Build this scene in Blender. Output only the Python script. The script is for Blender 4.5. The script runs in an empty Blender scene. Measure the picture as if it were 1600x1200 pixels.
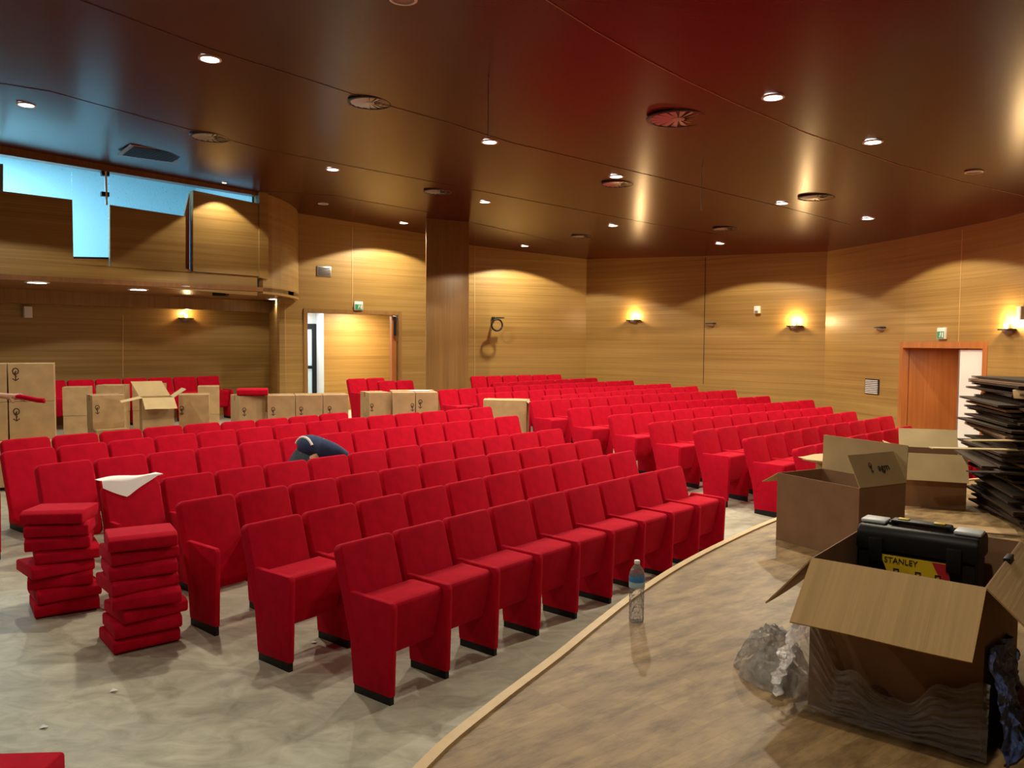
import bpy, bmesh, math, random
from mathutils import Vector, Matrix
from math import sin, cos, pi, radians as R
random.seed(7)
C = bpy.context.scene.collection
CAMZ = 2.20; STAGE = 0.70
F = 1250.0; PIT = R(2.935); ROL = R(0.385)

# ------------------------------------------------------------------ camera maths
def ray(x, y):
    a = x-800; b = 600-y; cr, sr = cos(ROL), sin(ROL)
    X = (cr*a-sr*b)/F; Z = (sr*a+cr*b)/F
    return Vector((X, cos(PIT)+Z*sin(PIT), -sin(PIT)+Z*cos(PIT)))
def onz(x, y, z):
    d = ray(x, y); return Vector((0, 0, CAMZ))+d*((z-CAMZ)/d.z)
def online(x, y, A, B):
    d = ray(x, y); n = Vector((-(B[1]-A[1]), B[0]-A[0])); t = (n.x*A[0]+n.y*A[1])/(n.x*d.x+n.y*d.y)
    return Vector((0, 0, CAMZ))+d*t
def zc(x):                                   # the ceiling falls gently to the right
    return 4.68-0.065*max(x, -9.0)
def onceil(x, y):
    d = ray(x, y); t = (4.68-CAMZ)/(d.z+0.065*d.x)
    p = Vector((0, 0, CAMZ))+d*t
    return p

# ------------------------------------------------------------------ materials
def new_mat(name):
    m = bpy.data.materials.new(name); m.use_nodes = True
    return m, m.node_tree.nodes, m.node_tree.links, m.node_tree.nodes['Principled BSDF']
def mat(name, col, rough=.6, metal=0, emit=None, es=0, noise=0, nscale=8, stretch=(1, 1, 1), bump=0, bscale=None, sheen=0, trans=0, ior=1.45, coat=0, spec=None):
    m, N, L, b = new_mat(name)
    b.inputs['Base Color'].default_value = (*col, 1); b.inputs['Roughness'].default_value = rough
    b.inputs['Metallic'].default_value = metal
    if spec is not None: b.inputs['Specular IOR Level'].default_value = spec
    if sheen:
        b.inputs['Sheen Weight'].default_value = sheen; b.inputs['Sheen Roughness'].default_value = .4
        b.inputs['Sheen Tint'].default_value = (1, .08, .14, 1)
    if trans: b.inputs['Transmission Weight'].default_value = trans; b.inputs['IOR'].default_value = ior
    if coat: b.inputs['Coat Weight'].default_value = coat; b.inputs['Coat Roughness'].default_value = .1
    if emit: b.inputs['Emission Color'].default_value = (*emit, 1); b.inputs['Emission Strength'].default_value = es
    if noise or bump:
        tc = N.new('ShaderNodeTexCoord'); mp = N.new('ShaderNodeMapping'); mp.inputs['Scale'].default_value = stretch
        L.new(tc.outputs['Object'], mp.inputs['Vector'])
        nz = N.new('ShaderNodeTexNoise'); nz.inputs['Scale'].default_value = nscale; nz.inputs['Detail'].default_value = 5
        L.new(mp.outputs[0], nz.inputs['Vector'])
        if noise:
            rp = N.new('ShaderNodeValToRGB'); rp.color_ramp.elements[0].position = .3; rp.color_ramp.elements[1].position = .7
            rp.color_ramp.elements[0].color = (*[c*(1-noise) for c in col], 1)
            rp.color_ramp.elements[1].color = (*[min(1, c*(1+noise)) for c in col], 1)
            L.new(nz.outputs['Fac'], rp.inputs[0]); L.new(rp.outputs[0], b.inputs['Base Color'])
        if bump:
            bp = N.new('ShaderNodeBump'); bp.inputs['Strength'].default_value = bump; bp.inputs['Distance'].default_value = .01
            n2 = N.new('ShaderNodeTexNoise'); n2.inputs['Scale'].default_value = bscale or nscale; n2.inputs['Detail'].default_value = 6
            L.new(mp.outputs[0], n2.inputs['Vector']); L.new(n2.outputs['Fac'], bp.inputs['Height']); L.new(bp.outputs[0], b.inputs['Normal'])
    return m
def wood(name, c1, c2, stretch, rough=.4, coat=0, big=.25, spec=.5):
    m, N, L, b = new_mat(name)
    tc = N.new('ShaderNodeTexCoord'); mp = N.new('ShaderNodeMapping'); mp.inputs['Scale'].default_value = stretch
    L.new(tc.outputs['Object'], mp.inputs['Vector'])
    n1 = N.new('ShaderNodeTexNoise'); n1.inputs['Scale'].default_value = 1; n1.inputs['Detail'].default_value = 8; n1.inputs['Roughness'].default_value = .65
    L.new(mp.outputs[0], n1.inputs['Vector'])
    n2 = N.new('ShaderNodeTexNoise'); n2.inputs['Scale'].default_value = big; n2.inputs['Detail'].default_value = 3
    L.new(mp.outputs[0], n2.inputs['Vector'])
    mx = N.new('ShaderNodeMath'); mx.operation = 'MULTIPLY_ADD'; mx.inputs[1].default_value = .45
    L.new(n2.outputs['Fac'], mx.inputs[0])
    m2 = N.new('ShaderNodeMath'); m2.operation = 'MULTIPLY'; m2.inputs[1].default_value = .55
    L.new(n1.outputs['Fac'], m2.inputs[0]); L.new(m2.outputs[0], mx.inputs[2])
    rp = N.new('ShaderNodeValToRGB'); rp.color_ramp.elements[0].position = .36; rp.color_ramp.elements[1].position = .64
    rp.color_ramp.elements[0].color = (*c1, 1); rp.color_ramp.elements[1].color = (*c2, 1)
    L.new(mx.outputs[0], rp.inputs[0]); L.new(rp.outputs[0], b.inputs['Base Color'])
    b.inputs['Roughness'].default_value = rough; b.inputs['Specular IOR Level'].default_value = spec
    if coat: b.inputs['Coat Weight'].default_value = coat; b.inputs['Coat Roughness'].default_value = .22
    return m

M = {}
M['wall'] = wood('oak_wall_laminate', (.27, .155, .040), (.41, .255, .076), (.45, .45, 62), .42)
M['wallv'] = wood('oak_vertical_laminate', (.23, .118, .036), (.33, .175, .056), (28, 28, .8), .42)
M['ceil'] = wood('dark_ceiling_veneer', (.050, .0065, .003), (.078, .011, .004), (3.5, 30, 1), .25, coat=.0, spec=.15)
M['ceil'].node_tree.nodes['Principled BSDF'].inputs['Specular Tint'].default_value = (1, .55, .40, 1)
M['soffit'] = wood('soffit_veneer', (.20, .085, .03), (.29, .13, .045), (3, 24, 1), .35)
M['reddoor'] = wood('red_door_veneer', (.36, .12, .03), (.50, .18, .05), (20, 20, 1), .4)
M['red'] = mat('red_velvet', (.50, .0022, .022), .85, noise=.10, nscale=14, bump=.12, bscale=160, sheen=.22, spec=.12)
M['black'] = mat('black_plastic', (.007, .007, .008), .5, spec=.3)
M['darkmetal'] = mat('dark_metal', (.03, .03, .03), .4, .6)
M['white'] = mat('white_paint', (.78, .77, .74), .5)
M['grey'] = mat('grey_metal', (.35, .36, .37), .35, .7)
M['trimwood'] = wood('pale_edge_wood', (.62, .42, .2), (.75, .54, .3), (8, 8, 8), .45)
M['card'] = mat('brown_cardboard', (.47, .31, .155), .85, noise=.12, nscale=6, bump=.08, bscale=60)
M['card_in'] = mat('pale_cardboard', (.56, .42, .22), .85, noise=.08, nscale=5)
M['card_brown'] = mat('shaded_brown_cardboard', (.27, .145, .075), .85, noise=.12, nscale=6, bump=.08, bscale=60)  # brown card darkened in colour for the shade on the stage boxes
M['card_dk'] = mat('shade_dark_cardboard', (.055, .032, .018), .9, noise=.35, nscale=4)  # shade of the backlit stack is put into this card colour
M['tape'] = mat('brown_tape', (.36, .21, .075), .25)
M['ink'] = mat('dark_red_ink', (.06, .018, .012), .8)
M['inkblack'] = mat('black_ink', (.01, .01, .01), .7)
M['paper'] = mat('white_paper', (.93, .94, .97), .7)
M['lens'] = mat('lit_lamp_lens', (.9, .9, .9), .4, emit=(1, .93, .82), es=14)
M['lens_cool'] = mat('lit_cool_lamp_lens', (.9, .9, .9), .4, emit=(.95, .96, 1), es=16)
M['lens_dim'] = mat('unlit_lamp_lens', (.28, .2, .15), .3)
M['glow'] = mat('lit_sconce_glass', (.9, .8, .6), .4, emit=(1, .72, .35), es=10)
M['green'] = mat('exit_green', (.02, .22, .10), .4, emit=(.02, .3, .14), es=.25)
M['skin'] = mat('skin', (.55, .30, .2), .55)
M['navy'] = mat('navy_cotton', (.02, .04, .115), .85, noise=.3, nscale=9, bump=.3, bscale=18)
M['denim'] = mat('dark_denim', (.018, .035, .05), .85, noise=.3, nscale=30)
M['hair'] = mat('dark_hair', (.015, .01, .008), .6)
M['yellow'] = mat('yellow_sticker', (.75, .52, .02), .45)
M['redplastic'] = mat('red_sticker', (.5, .02, .03), .45)
M['latch'] = mat('grey_plastic_latch', (.62, .66, .70), .45)
M['cap'] = mat('white_cap', (.85, .85, .85), .4)
M['label'] = mat('blue_bottle_label', (.05, .25, .62), .35)
M['label2'] = mat('pale_blue_bottle_label', (.42, .62, .75), .35)
M['cyanwall'] = mat('light_tinted_room_paint', (.62, .80, .88), .7)  # white room walls, tinted cyan to carry the bluish light
M['cyanfloor'] = mat('control_room_floor', (.3, .35, .4), .7)
M['glassdoor'] = mat('frosted_door_glass', (.55, .66, .68), .25, emit=(.55, .75, .8), es=.25)

def film(name, tint, gl=.35, rough=.12, opac=.12):
    m, N, L, b = new_mat(name); N.remove(b); out = N['Material Output']
    tr = N.new('ShaderNodeBsdfTransparent'); tr.inputs[0].default_value = (*tint, 1)
    g = N.new('ShaderNodeBsdfGlossy'); g.inputs['Roughness'].default_value = rough
    df = N.new('ShaderNodeBsdfDiffuse'); df.inputs[0].default_value = (*[min(1, t*.9) for t in tint], 1)
    tc = N.new('ShaderNodeTexCoord'); nz = N.new('ShaderNodeTexNoise'); nz.inputs['Scale'].default_value = 38; nz.inputs['Detail'].default_value = 6
    L.new(tc.outputs['Object'], nz.inputs['Vector'])
    bp = N.new('ShaderNodeBump'); bp.inputs['Strength'].default_value = 1; bp.inputs['Distance'].default_value = .035
    L.new(nz.outputs['Fac'], bp.inputs['Height']); L.new(bp.outputs[0], g.inputs['Normal'])
    lw = N.new('ShaderNodeLayerWeight'); lw.inputs[0].default_value = gl; L.new(bp.outputs[0], lw.inputs['Normal'])
    m1 = N.new('ShaderNodeMixShader'); L.new(lw.outputs['Fresnel'], m1.inputs[0]); L.new(tr.outputs[0], m1.inputs[1]); L.new(g.outputs[0], m1.inputs[2])
    m2 = N.new('ShaderNodeMixShader'); m2.inputs[0].default_value = opac; L.new(m1.outputs[0], m2.inputs[1]); L.new(df.outputs[0], m2.inputs[2])
    L.new(m2.outputs[0], out.inputs[0]); return m
M['film'] = film('clear_plastic_film', (.99, .99, 1.0), .30, .22, .17)
M['filmblue'] = film('blue_plastic_film', (.18, .32, .9), .4, .12, .40)
M['pane'] = film('window_glass', (.93, .98, 1.0), .08, .02, 0)
M['bottle'] = film('clear_bottle_plastic', (.96, .97, 1.0), .3, .06, .10)

def floor_mat():
    m, N, L, b = new_mat('marbled_grey_linoleum')
    tc = N.new('ShaderNodeTexCoord'); mp = N.new('ShaderNodeMapping'); mp.inputs['Rotation'].default_value = (0, 0, R(50)); mp.inputs['Scale'].default_value = (1.5, 2.4, 1)
    L.new(tc.outputs['Object'], mp.inputs['Vector'])
    n = N.new('ShaderNodeTexNoise'); n.inputs['Scale'].default_value = 2.3; n.inputs['Detail'].default_value = 9; n.inputs['Roughness'].default_value = .62; n.inputs['Distortion'].default_value = 1.2
    L.new(mp.outputs[0], n.inputs['Vector'])
    rp = N.new('ShaderNodeValToRGB'); e = rp.color_ramp.elements
    e[0].position = .32; e[0].color = (.31, .30, .235, 1); e[1].position = .66; e[1].color = (.51, .50, .405, 1)
    x = rp.color_ramp.elements.new(.5); x.color = (.42, .41, .33, 1)
    L.new(n.outputs['Fac'], rp.inputs[0]); L.new(rp.outputs[0], b.inputs['Base Color']); b.inputs['Roughness'].default_value = .52
    return m
M['floor'] = floor_mat()
def stage_mat():
    m, N, L, b = new_mat('worn_stage_planks')
    tc = N.new('ShaderNodeTexCoord'); mp = N.new('ShaderNodeMapping'); mp.inputs['Rotation'].default_value = (0, 0, R(-38))
    L.new(tc.outputs['Object'], mp.inputs['Vector'])
    bk = N.new('ShaderNodeTexBrick'); bk.inputs['Scale'].default_value = 1; bk.inputs['Mortar Size'].default_value = .0012
    bk.inputs['Brick Width'].default_value = .62; bk.inputs['Row Height'].default_value = .085; bk.inputs['Bias'].default_value = -.1
    bk.inputs['Color1'].default_value = (.40, .26, .115, 1); bk.inputs['Color2'].default_value = (.30, .185, .078, 1); bk.inputs['Mortar'].default_value = (.25, .15, .06, 1)
    L.new(mp.outputs[0], bk.inputs['Vector'])
    m2 = N.new('ShaderNodeMapping'); m2.inputs['Scale'].default_value = (1.6, 4.2, 1); L.new(mp.outputs[0], m2.inputs['Vector'])
    n = N.new('ShaderNodeTexNoise'); n.inputs['Scale'].default_value = 2.6; n.inputs['Detail'].default_value = 9; n.inputs['Roughness'].default_value = .68
    L.new(m2.outputs[0], n.inputs['Vector'])
    rp = N.new('ShaderNodeValToRGB'); rp.color_ramp.elements[0].position = .34; rp.color_ramp.elements[0].color = (.30, .25, .20, 1)
    rp.color_ramp.elements[1].position = .60; rp.color_ramp.elements[1].color = (1, 1, 1, 1)
    L.new(n.outputs['Fac'], rp.inputs[0])
    mx = N.new('ShaderNodeMix'); mx.data_type = 'RGBA'; mx.blend_type = 'MULTIPLY'; mx.inputs[0].default_value = .85
    L.new(bk.outputs['Color'], mx.inputs[6]); L.new(rp.outputs[0], mx.inputs[7]); L.new(mx.outputs[2], b.inputs['Base Color'])
    b.inputs['Roughness'].default_value = .5; return m
M['stage'] = stage_mat()

# ------------------------------------------------------------------ mesh helpers
class MB:
    def __init__(s): s.v = []; s.f = []; s.m = []
    def add(s, vs, fs, mi=0, T=None):
        o = len(s.v); s.v += [tuple(T @ Vector(v)) if T else tuple(v) for v in vs]; s.f += [tuple(o+i for i in f) for f in fs]; s.m += [mi]*len(fs); return s
    def box(s, a, b, mi=0, T=None):
        x0, y0, z0 = a; x1, y1, z1 = b
        return s.add([(x0, y0, z0), (x1, y0, z0), (x1, y1, z0), (x0, y1, z0), (x0, y0, z1), (x1, y0, z1), (x1, y1, z1), (x0, y1, z1)],
            [(3, 2, 1, 0), (4, 5, 6, 7), (0, 1, 5, 4), (1, 2, 6, 5), (2, 3, 7, 6), (3, 0, 4, 7)], mi, T)
    def prism(s, poly, d, mi=0, T=None):       # poly: 3D points of one face, d: extrusion vector
        n = len(poly); d = Vector(d); top = [Vector(p)+d for p in poly]
        return s.add([tuple(p) for p in poly]+[tuple(p) for p in top],
            [tuple(range(n))[::-1], tuple(range(n, 2*n))]+[(i, (i+1) % n, n+(i+1) % n, n+i) for i in range(n)], mi, T)
    def lathe(s, prof, n=24, mi=0, T=None, cap=True):
        vs = []; fs = []
        for r, z in prof:
            for k in range(n): vs.append((r*cos(2*pi*k/n), r*sin(2*pi*k/n), z))
        for j in range(len(prof)-1):
            for k in range(n): fs.append((j*n+k, j*n+(k+1) % n, (j+1)*n+(k+1) % n, (j+1)*n+k))
        if cap: fs.append(tuple(range(n))[::-1]); fs.append(tuple((len(prof)-1)*n+k for k in range(n)))
        return s.add(vs, fs, mi, T)
    def tube(s, pts, r, n=8, mi=0, T=None):
        vs = []; fs = []; pts = [Vector(p) for p in pts]
        for i, p in enumerate(pts):
            d = (pts[min(i+1, len(pts)-1)]-pts[max(i-1, 0)]).normalized()
            a = d.orthogonal().normalized() if abs(d.z) > .9 else d.cross(Vector((0, 0, 1))).normalized()
            b = d.cross(a)
            for k in range(n): vs.append(tuple(p+a*r*cos(2*pi*k/n)+b*r*sin(2*pi*k/n)))
        for j in range(len(pts)-1):
            for k in range(n): fs.append((j*n+k, j*n+(k+1) % n, (j+1)*n+(k+1) % n, (j+1)*n+k))
        fs.append(tuple(range(n))[::-1]); fs.append(tuple((len(pts)-1)*n+k for k in range(n)))
        return s.add(vs, fs, mi, T)
    def build(s, name, mats, parent=None, bevel=0, seg=2, smooth=True, loc=None, rotz=0, ang=38):
        me = bpy.data.meshes.new(name); me.from_pydata(s.v, [], s.f)
        if not isinstance(mats, (list, tuple)): mats = [mats]
        for m in mats: me.materials.append(m)
        for p, i in zip(me.polygons, s.m): p.material_index = i
        bm = bmesh.new(); bm.from_mesh(me); bmesh.ops.recalc_face_normals(bm, faces=bm.faces)
        if bevel:
            es = [e for e in bm.edges if len(e.link_faces) == 2 and e.calc_face_angle(0) > R(25)]
            bmesh.ops.bevel(bm, geom=es, offset=bevel, segments=seg, profile=.5, affect='EDGES', clamp_overlap=True)
        if smooth:
            for f in bm.faces: f.smooth = True
            for e in bm.edges:
                if len(e.link_faces) != 2 or e.calc_face_angle(0) > R(ang): e.smooth = False
        bm.to_mesh(me); bm.free()
        o = bpy.data.objects.new(name, me); C.objects.link(o)
        if parent: o.parent = parent
        if loc is not None: o.location = loc
        o.rotation_euler.z = rotz
        return o
def thing(name, label, cat, loc=(0, 0, 0), rotz=0, group=None):
    o = bpy.data.objects.new(name, None); C.objects.link(o); o.empty_display_size = .1
    o.location = loc; o.rotation_euler = (0, 0, rotz); o['label'] = label; o['category'] = cat
    if group: o['group'] = group
    return o
def tag(o, label, cat, group=None):
    o['label'] = label; o['category'] = cat
    if group: o['group'] = group
    return o
def struct(o, label=None):
    o['kind'] = 'structure'
    if label: o['label'] = label
    return o
def copy_tree(o, parent=None):
    c = o.copy(); C.objects.link(c); c.parent = parent
    for ch in o.children: copy_tree(ch, c)
    return c
def text(name, body, size, m, parent, T, ext=.001):
    cu = bpy.data.curves.new(name, 'FONT'); cu.body = body; cu.size = size; cu.extrude = ext; cu.align_x = 'CENTER'; cu.align_y = 'CENTER'
    tmp = bpy.data.objects.new(name, cu); me = bpy.data.meshes.new_from_object(tmp); bpy.data.objects.remove(tmp); me.materials.clear(); me.materials.append(m)
    o = bpy.data.objects.new(name, me); C.objects.link(o); o.parent = parent; o.matrix_local = T; return o
def frame(o, x, y):                           # matrix from origin, x axis, y axis
    x = Vector(x).normalized(); y = Vector(y); z = x.cross(y).normalized(); y = z.cross(x)
    return Matrix(((x.x, y.x, z.x, o[0]), (x.y, y.y, z.y, o[1]), (x.z, y.z, z.z, o[2]), (0, 0, 0, 1)))
ORD = ['first', 'second', 'third', 'fourth', 'fifth', 'sixth', 'seventh', 'eighth', 'ninth', 'tenth', 'eleventh', 'twelfth', 'thirteenth', 'fourteenth', 'fifteenth']

# ------------------------------------------------------------------ seat rows: (start px, end px, seats, height of the top of the back)
CH = .93
ROWS = [
 ('A', (529, 848), (1067, 725), 9, .93), ('B', (382, 816), (992, 701), 10, .955), ('C', (279, 780), (939, 683), 11, 1.0),
 ('D', (160, 755), (880, 667), 12, 1.04), ('E', (57, 723), (812, 647), 13, 1.11), ('F', (3, 703), (770, 634), 14, 1.135),
 ('G', (2, 685), (546, 642), 9, 1.16),
 ('R0', (1385, 697), (1491, 679), 4, .97), ('R1', (1244, 697), (1425, 662), 7, 1.02), ('R2', (1165, 682), (1395, 647.5), 9, 1.06),
 ('R3', (1087, 670), (1338, 640), 9, 1.10), ('R4', (1016.5, 658), (1301, 633), 10, 1.12), ('R5', (953, 646.5), (1272.5, 623), 11, 1.15),
 ('R6', (889, 636), (1204, 617), 11, 1.18), ('R7', (829, 625), (1151, 608), 12, 1.21), ('R8', (849, 617), (1091, 602), 10, 1.24),
 ('R9', (746, 613), (1049, 598), 13, 1.27), ('R10', (685.6, 607.5), (991, 593), 12, 1.31), ('R11', (769, 597), (934, 589), 7, 1.34),
 ('R12', (736, 587), (878, 584), 6, 1.375),
 ('W', (59, 594), (344, 586), 7, 1.45), ('K', (543, 590), (602, 588), 2, 1.45), ('K2', (591, 594.5), (647, 593), 2, 1.40)]
samples = []
def rowpts(a, b, n, z, k=.023):
    P = onz(*a, z); Q = onz(*b, z); P.z = Q.z = 0; ch = (Q-P); Lc = ch.length; u = ch.normalized(); nn = Vector((-u.y, u.x, 0))
    sag = k*Lc*Lc/8; out = []
    for i in range(n+1):
        t = i/n; out.append(P+ch*t+nn*sag*(4*t*(1-t)))
    return out
for nm, a, b, n, z in ROWS:
    pp = rowpts(a, b, n, z)
    for p in (pp[0], pp[n//2], pp[-1]): samples.append((p.x, p.y, z-CH))
samples += [(x, y, 0) for x, y in ((-4, 3), (-2, 3.8), (0, 5), (1.6, 6.8), (2.6, 8), (-6, 5), (-8, 6), (4.2, 9), (0, 0), (-5, 0), (6, 6), (-10, 2), (8, 2))]
samples += [(x, y, .50) for x, y in ((-9.3, 15.5), (-8, 17), (-6.2, 18.8), (-11, 13.5))]+[(x, y, .38) for x, y in ((-6.5, 12.5), (-4.5, 13.6), (-2.5, 14.5), (-7.8, 11.6))]
samples += [(2, 22.2, .46), (4.7, 19.7, .36), (6.8, 17, .24), (7.3, 14, .12), (7.5, 12, .05)]
def ff(x, y):
    w = s = 0
    for a, b, z in samples:
        d = (x-a)**2+(y-b)**2; k = 1/(d+.35)**2; w += k; s += k*z
    return s/w

# ------------------------------------------------------------------ the setting
g = MB(); X0, Y0, ST = -13.5, -5.5, .5; nx, ny = 46, 62
for j in range(ny+1):
    for i in range(nx+1): x = X0+i*ST; y = Y0+j*ST; g.v.append((x, y, ff(x, y)))
for j in range(ny):
    for i in range(nx): a = j*(nx+1)+i; g.f.append((a, a+1, a+nx+2, a+nx+1)); g.m.append(0)
o = g.build('floor', M['floor'], smooth=True); struct(o, 'grey-green marbled linoleum floor rising gently to the rear')
g = MB(); xs = [-13.2, -11, -9, -7.96, -6.5, -5.0, -4.78, -3, -1, 1, 3, 5, 7, 9.5]
def ytop(x): return 8.4+(x+13.0)*(12.57-8.4)/(13.0-7.96)+.1 if x < -7.96 else (12.67+(x+7.96)*(15.1-12.57)/(7.96-4.9) if x < -4.8 else 26)
for x in xs: g.v += [(x, -5.5, zc(x)), (x, ytop(x), zc(x))]
for i in range(len(xs)-1): g.f.append((2*i, 2*i+1, 2*i+3, 2*i+2)); g.m.append(0)
g.add([(-4.78, 15.2, zc(-4.78)), (-5.4, 17.0, zc(-5.4)), (-5.4, 18, zc(-5.4)), (-4.78, 26, zc(-4.78))], [(0, 1, 2, 3)])
struct(g.build('ceiling', M['ceil']), 'glossy dark reddish brown veneer ceiling')

LW = ((-9.2, 15.6), (-5.83, 19.2)); W2 = ((-4.68, 17.53), (-2.09, 19.53)); W3 = ((-1.15, 21.13), (2.06, 22.45))
RP = [(2.06, 22.45), (4.74, 19.85), (6.85, 17.55), (7.33, 14.99), (7.58, 12.88), (7.59, 12.0), (7.4, 9.5), (7.0, 6.5), (6.7, 2), (6.7, -4)]
def wallseg(mb, A, B, z0a=-.2, z0b=None, zt=None, th=.12, side=1):
    A = Vector((A[0], A[1], 0)); B = Vector((B[0], B[1], 0)); u = (B-A).normalized(); n = Vector((-u.y, u.x, 0))*side*th
    z0b = z0a if z0b is None else z0b
    za, zb = (zt, zt) if zt is not None else (zc(A.x)+.02, zc(B.x)+.02)
    mb.prism([(A.x, A.y, z0a), (B.x, B.y, z0b), (B.x, B.y, zb), (A.x, A.y, za)], n)
def P(x, y): return (x, y)
def lerp(A, B, t): return (A[0]+(B[0]-A[0])*t, A[1]+(B[1]-A[1])*t)
# left lower wall below the balcony and the return beside the exit
g = MB(); lb = (-13.2, 11.33); wallseg(g, lb, LW[1], zt=3.3); struct(g.build('wall_left_lower', M['wall']))
g = MB(); wallseg(g, LW[1], (-5.02, 17.27), zt=3.2); struct(g.build('wall_left_return', M['wall']))
# wall with the left doorway
d0 = online(480, 490, *W2); d1 = online(622, 492, *W2); DT = 2.84
g = MB(); w2s = (-5.02, 17.27); w2e = lerp(*W2, 1.35)
wallseg(g, w2s, (d0.x, d0.y)); wallseg(g, (d1.x, d1.y), w2e); wallseg(g, (d0.x, d0.y), (d1.x, d1.y), z0a=DT)
struct(g.build('wall_rear_left', M['wall']), 'oak veneer wall around the double doorway')
g = MB(); wallseg(g, (-1.6, 20.6), W3[0]); wallseg(g, W3[0], W3[1]); wallseg(g, w2e, (-1.6, 20.6)); struct(g.build('wall_rear', M['wall']), 'oak veneer rear wall right of the column')
g = MB()
for i, (A, B) in enumerate(zip(RP[:-1], RP[1:])):
    if i == 3: wallseg(g, A, B, z0a=2.24)
    else: wallseg(g, A, B)
struct(g.build('wall_right', M['wall']), 'curved oak veneer side wall with wall lamps')
g = MB(); wallseg(g, (6.7, -4), (-13.2, -4), side=1); struct(g.build('wall_front', M['wall']))
g = MB(); wallseg(g, (-13.2, -4), (-13.2, 11.33)); struct(g.build('wall_left', M['wall']))
# column
cA = onceil(666, 341); cB = onceil(733, 347); cu = Vector((cB.x-cA.x, cB.y-cA.y, 0)); cu.normalize(); cn = Vector((-cu.y, cu.x, 0))
g = MB(); g.prism([(cA.x, cA.y, 0), (cB.x, cB.y, 0), (cB.x, cB.y, zc(cB.x)+.02), (cA.x, cA.y, zc(cA.x)+.02)], cn*.9)
struct(g.build('column', M['wallv'], bevel=.006), 'square oak-clad column in front of the rear wall')
# panel joints on walls
def joint(nm, px, y0, y1, A, B, m, w=.012):
    a = online(px[0], y0, A, B); b = online(px[1], y1, A, B)
    u = Vector((B[0]-A[0], B[1]-A[1], 0)).normalized(); n = Vector((u.y, -u.x, 0))
    g = MB(); g.prism([a-u*w/2+n*.001, a+u*w/2+n*.001, b+u*w/2+n*.001, b-u*w/2+n*.001], n*.006); return struct(g.build(nm, m))
jd = mat('joint_dark', (.05, .02, .008), .6); jl = mat('joint_light', (.55, .36, .15), .4)
joint('trim_1', (1102.5, 1099), 402, 600, RP[1], RP[2], jd, .014)
joint('trim_2', (1291, 1284), 395, 625, RP[2], RP[3], jd, .035)
joint('trim_3', (1504, 1498), 359, 536, RP[3], RP[4], jl, .016)
joint('trim_4', (550.5, 550.5), 352, 480, *W2, jl, .02)
joint('trim_5', (445.5, 445.5), 478, 640, w2s, W2[1], jl, .015)
joint('trim_6', (741.5, 741.5), 386, 590, *W3, jl, .02)
joint('trim_7', (192, 192), 492, 590, *LW, jl, .02)
# joints in the ceiling, seen as thin lines
def cjoint(nm, px, m, w):
    pts = [onceil(*p) for p in px]; g = MB()
    for a, b in zip(pts[:-1], pts[1:]):
        u = (b-a).normalized(); n = Vector((-u.y, u.x, 0))*w/2
        g.prism([(p.x, p.y, zc(p.x)-.004) for p in (a-n, b-n, b+n, a+n)], (0, 0, .012))
    return struct(g.build(nm, m, smooth=False))
jc = mat('ceiling_joint_dark', (.05, .018, .008), .5); jcl = mat('ceiling_edge_highlight', (.42, .17, .07), .4)
cjoint('trim_8', [(-60, -70), (125, 0), (325, 75), (500, 130), (600, 163), (700, 191), (800, 223), (1000, 270), (1250, 330), (1330, 352)], jc, .010)
cjoint('trim_9', [(-80, 117), (0, 130), (80, 143), (250, 190), (420, 235), (640, 277), (800, 308), (1020, 350), (1120, 366)], jc, .010)
cjoint('trim_10', [(700, -110), (855, 0), (930, 48), (1000, 88), (1075, 127), (1150, 162), (1260, 208), (1400, 256), (1500, 283), (1600, 306)], jcl, .010)  # highlight along the ceiling step, painted as a pale strip
cjoint('trim_11', [(402, 298), (525, 306), (667, 331), (735, 347), (830, 368), (917, 391)], jc, .02)

# balcony front
FA, FB = (-7.96, 12.57), (-4.9, 15.1); fu = Vector((FB[0]-FA[0], FB[1]-FA[1], 0)).normalized(); fn = Vector((-fu.y, fu.x, 0))
def fp(x, y): return online(x, y, FA, FB)
def fpan(mb, q, off=0, th=.12):
    mb.prism([p-fn*off for p in [fp(*a) for a in q]], fn*th)
ext = (-13.0, 8.4)
def fext(z): return Vector((ext[0], ext[1], z))
g = MB()
fpan(g, [(0, 428), (0, 404), (402, 432), (402, 462)])                                   # bottom band
g.prism([fext(3.2), fp(0, 428), fp(0, 300), fext(4.5)], fn*.12)
fpan(g, [(0, 298), (113, 312), (115, 413), (0, 405)]); 
fpan(g, [(115, 404), (170, 405), (170, 418), (115, 413)])
fpan(g, [(172, 320), (290, 338), (290, 426), (172, 418)])
fpan(g, [(290, 420), (299, 421), (299, 427), (290, 426)])
fpan(g, [(300, 298), (403, 319), (403, 432), (300, 424)], .06, .18)
fpan(g, [(402, 299), (416, 303), (416, 437), (402, 434)], .10, .25)
struct(g.build('wall_balcony', M['wall'], smooth=False), 'oak balcony front with cut-out openings')
g = MB(); fpan(g, [(290, 338), (299, 300), (299, 422), (290, 422)], -.10, .05); struct(g.build('trim_12', M['reddoor'], smooth=False))
g = MB(); fpan(g, [(0, 241), (0, 222), (403, 293), (403, 306)], .02, .2)
g.prism([fext(5.08), fp(0, 241), fp(0, 222), fext(5.25)], fn*.2)
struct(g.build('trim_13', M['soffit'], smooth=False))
# curved end of the balcony
cp = [(-4.72, 15.2), (-4.62, 15.45), (-4.55, 15.8), (-4.52, 16.2), (-4.52, 16.6), (-4.56, 17.0), (-4.66, 17.5)]
g = MB()
for A, B in zip(cp[:-1], cp[1:]): wallseg(g, A, B, z0a=3.10, th=.1)
o = g.build('wall_balcony_end', M['wall'], ang=50); struct(o)
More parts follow.
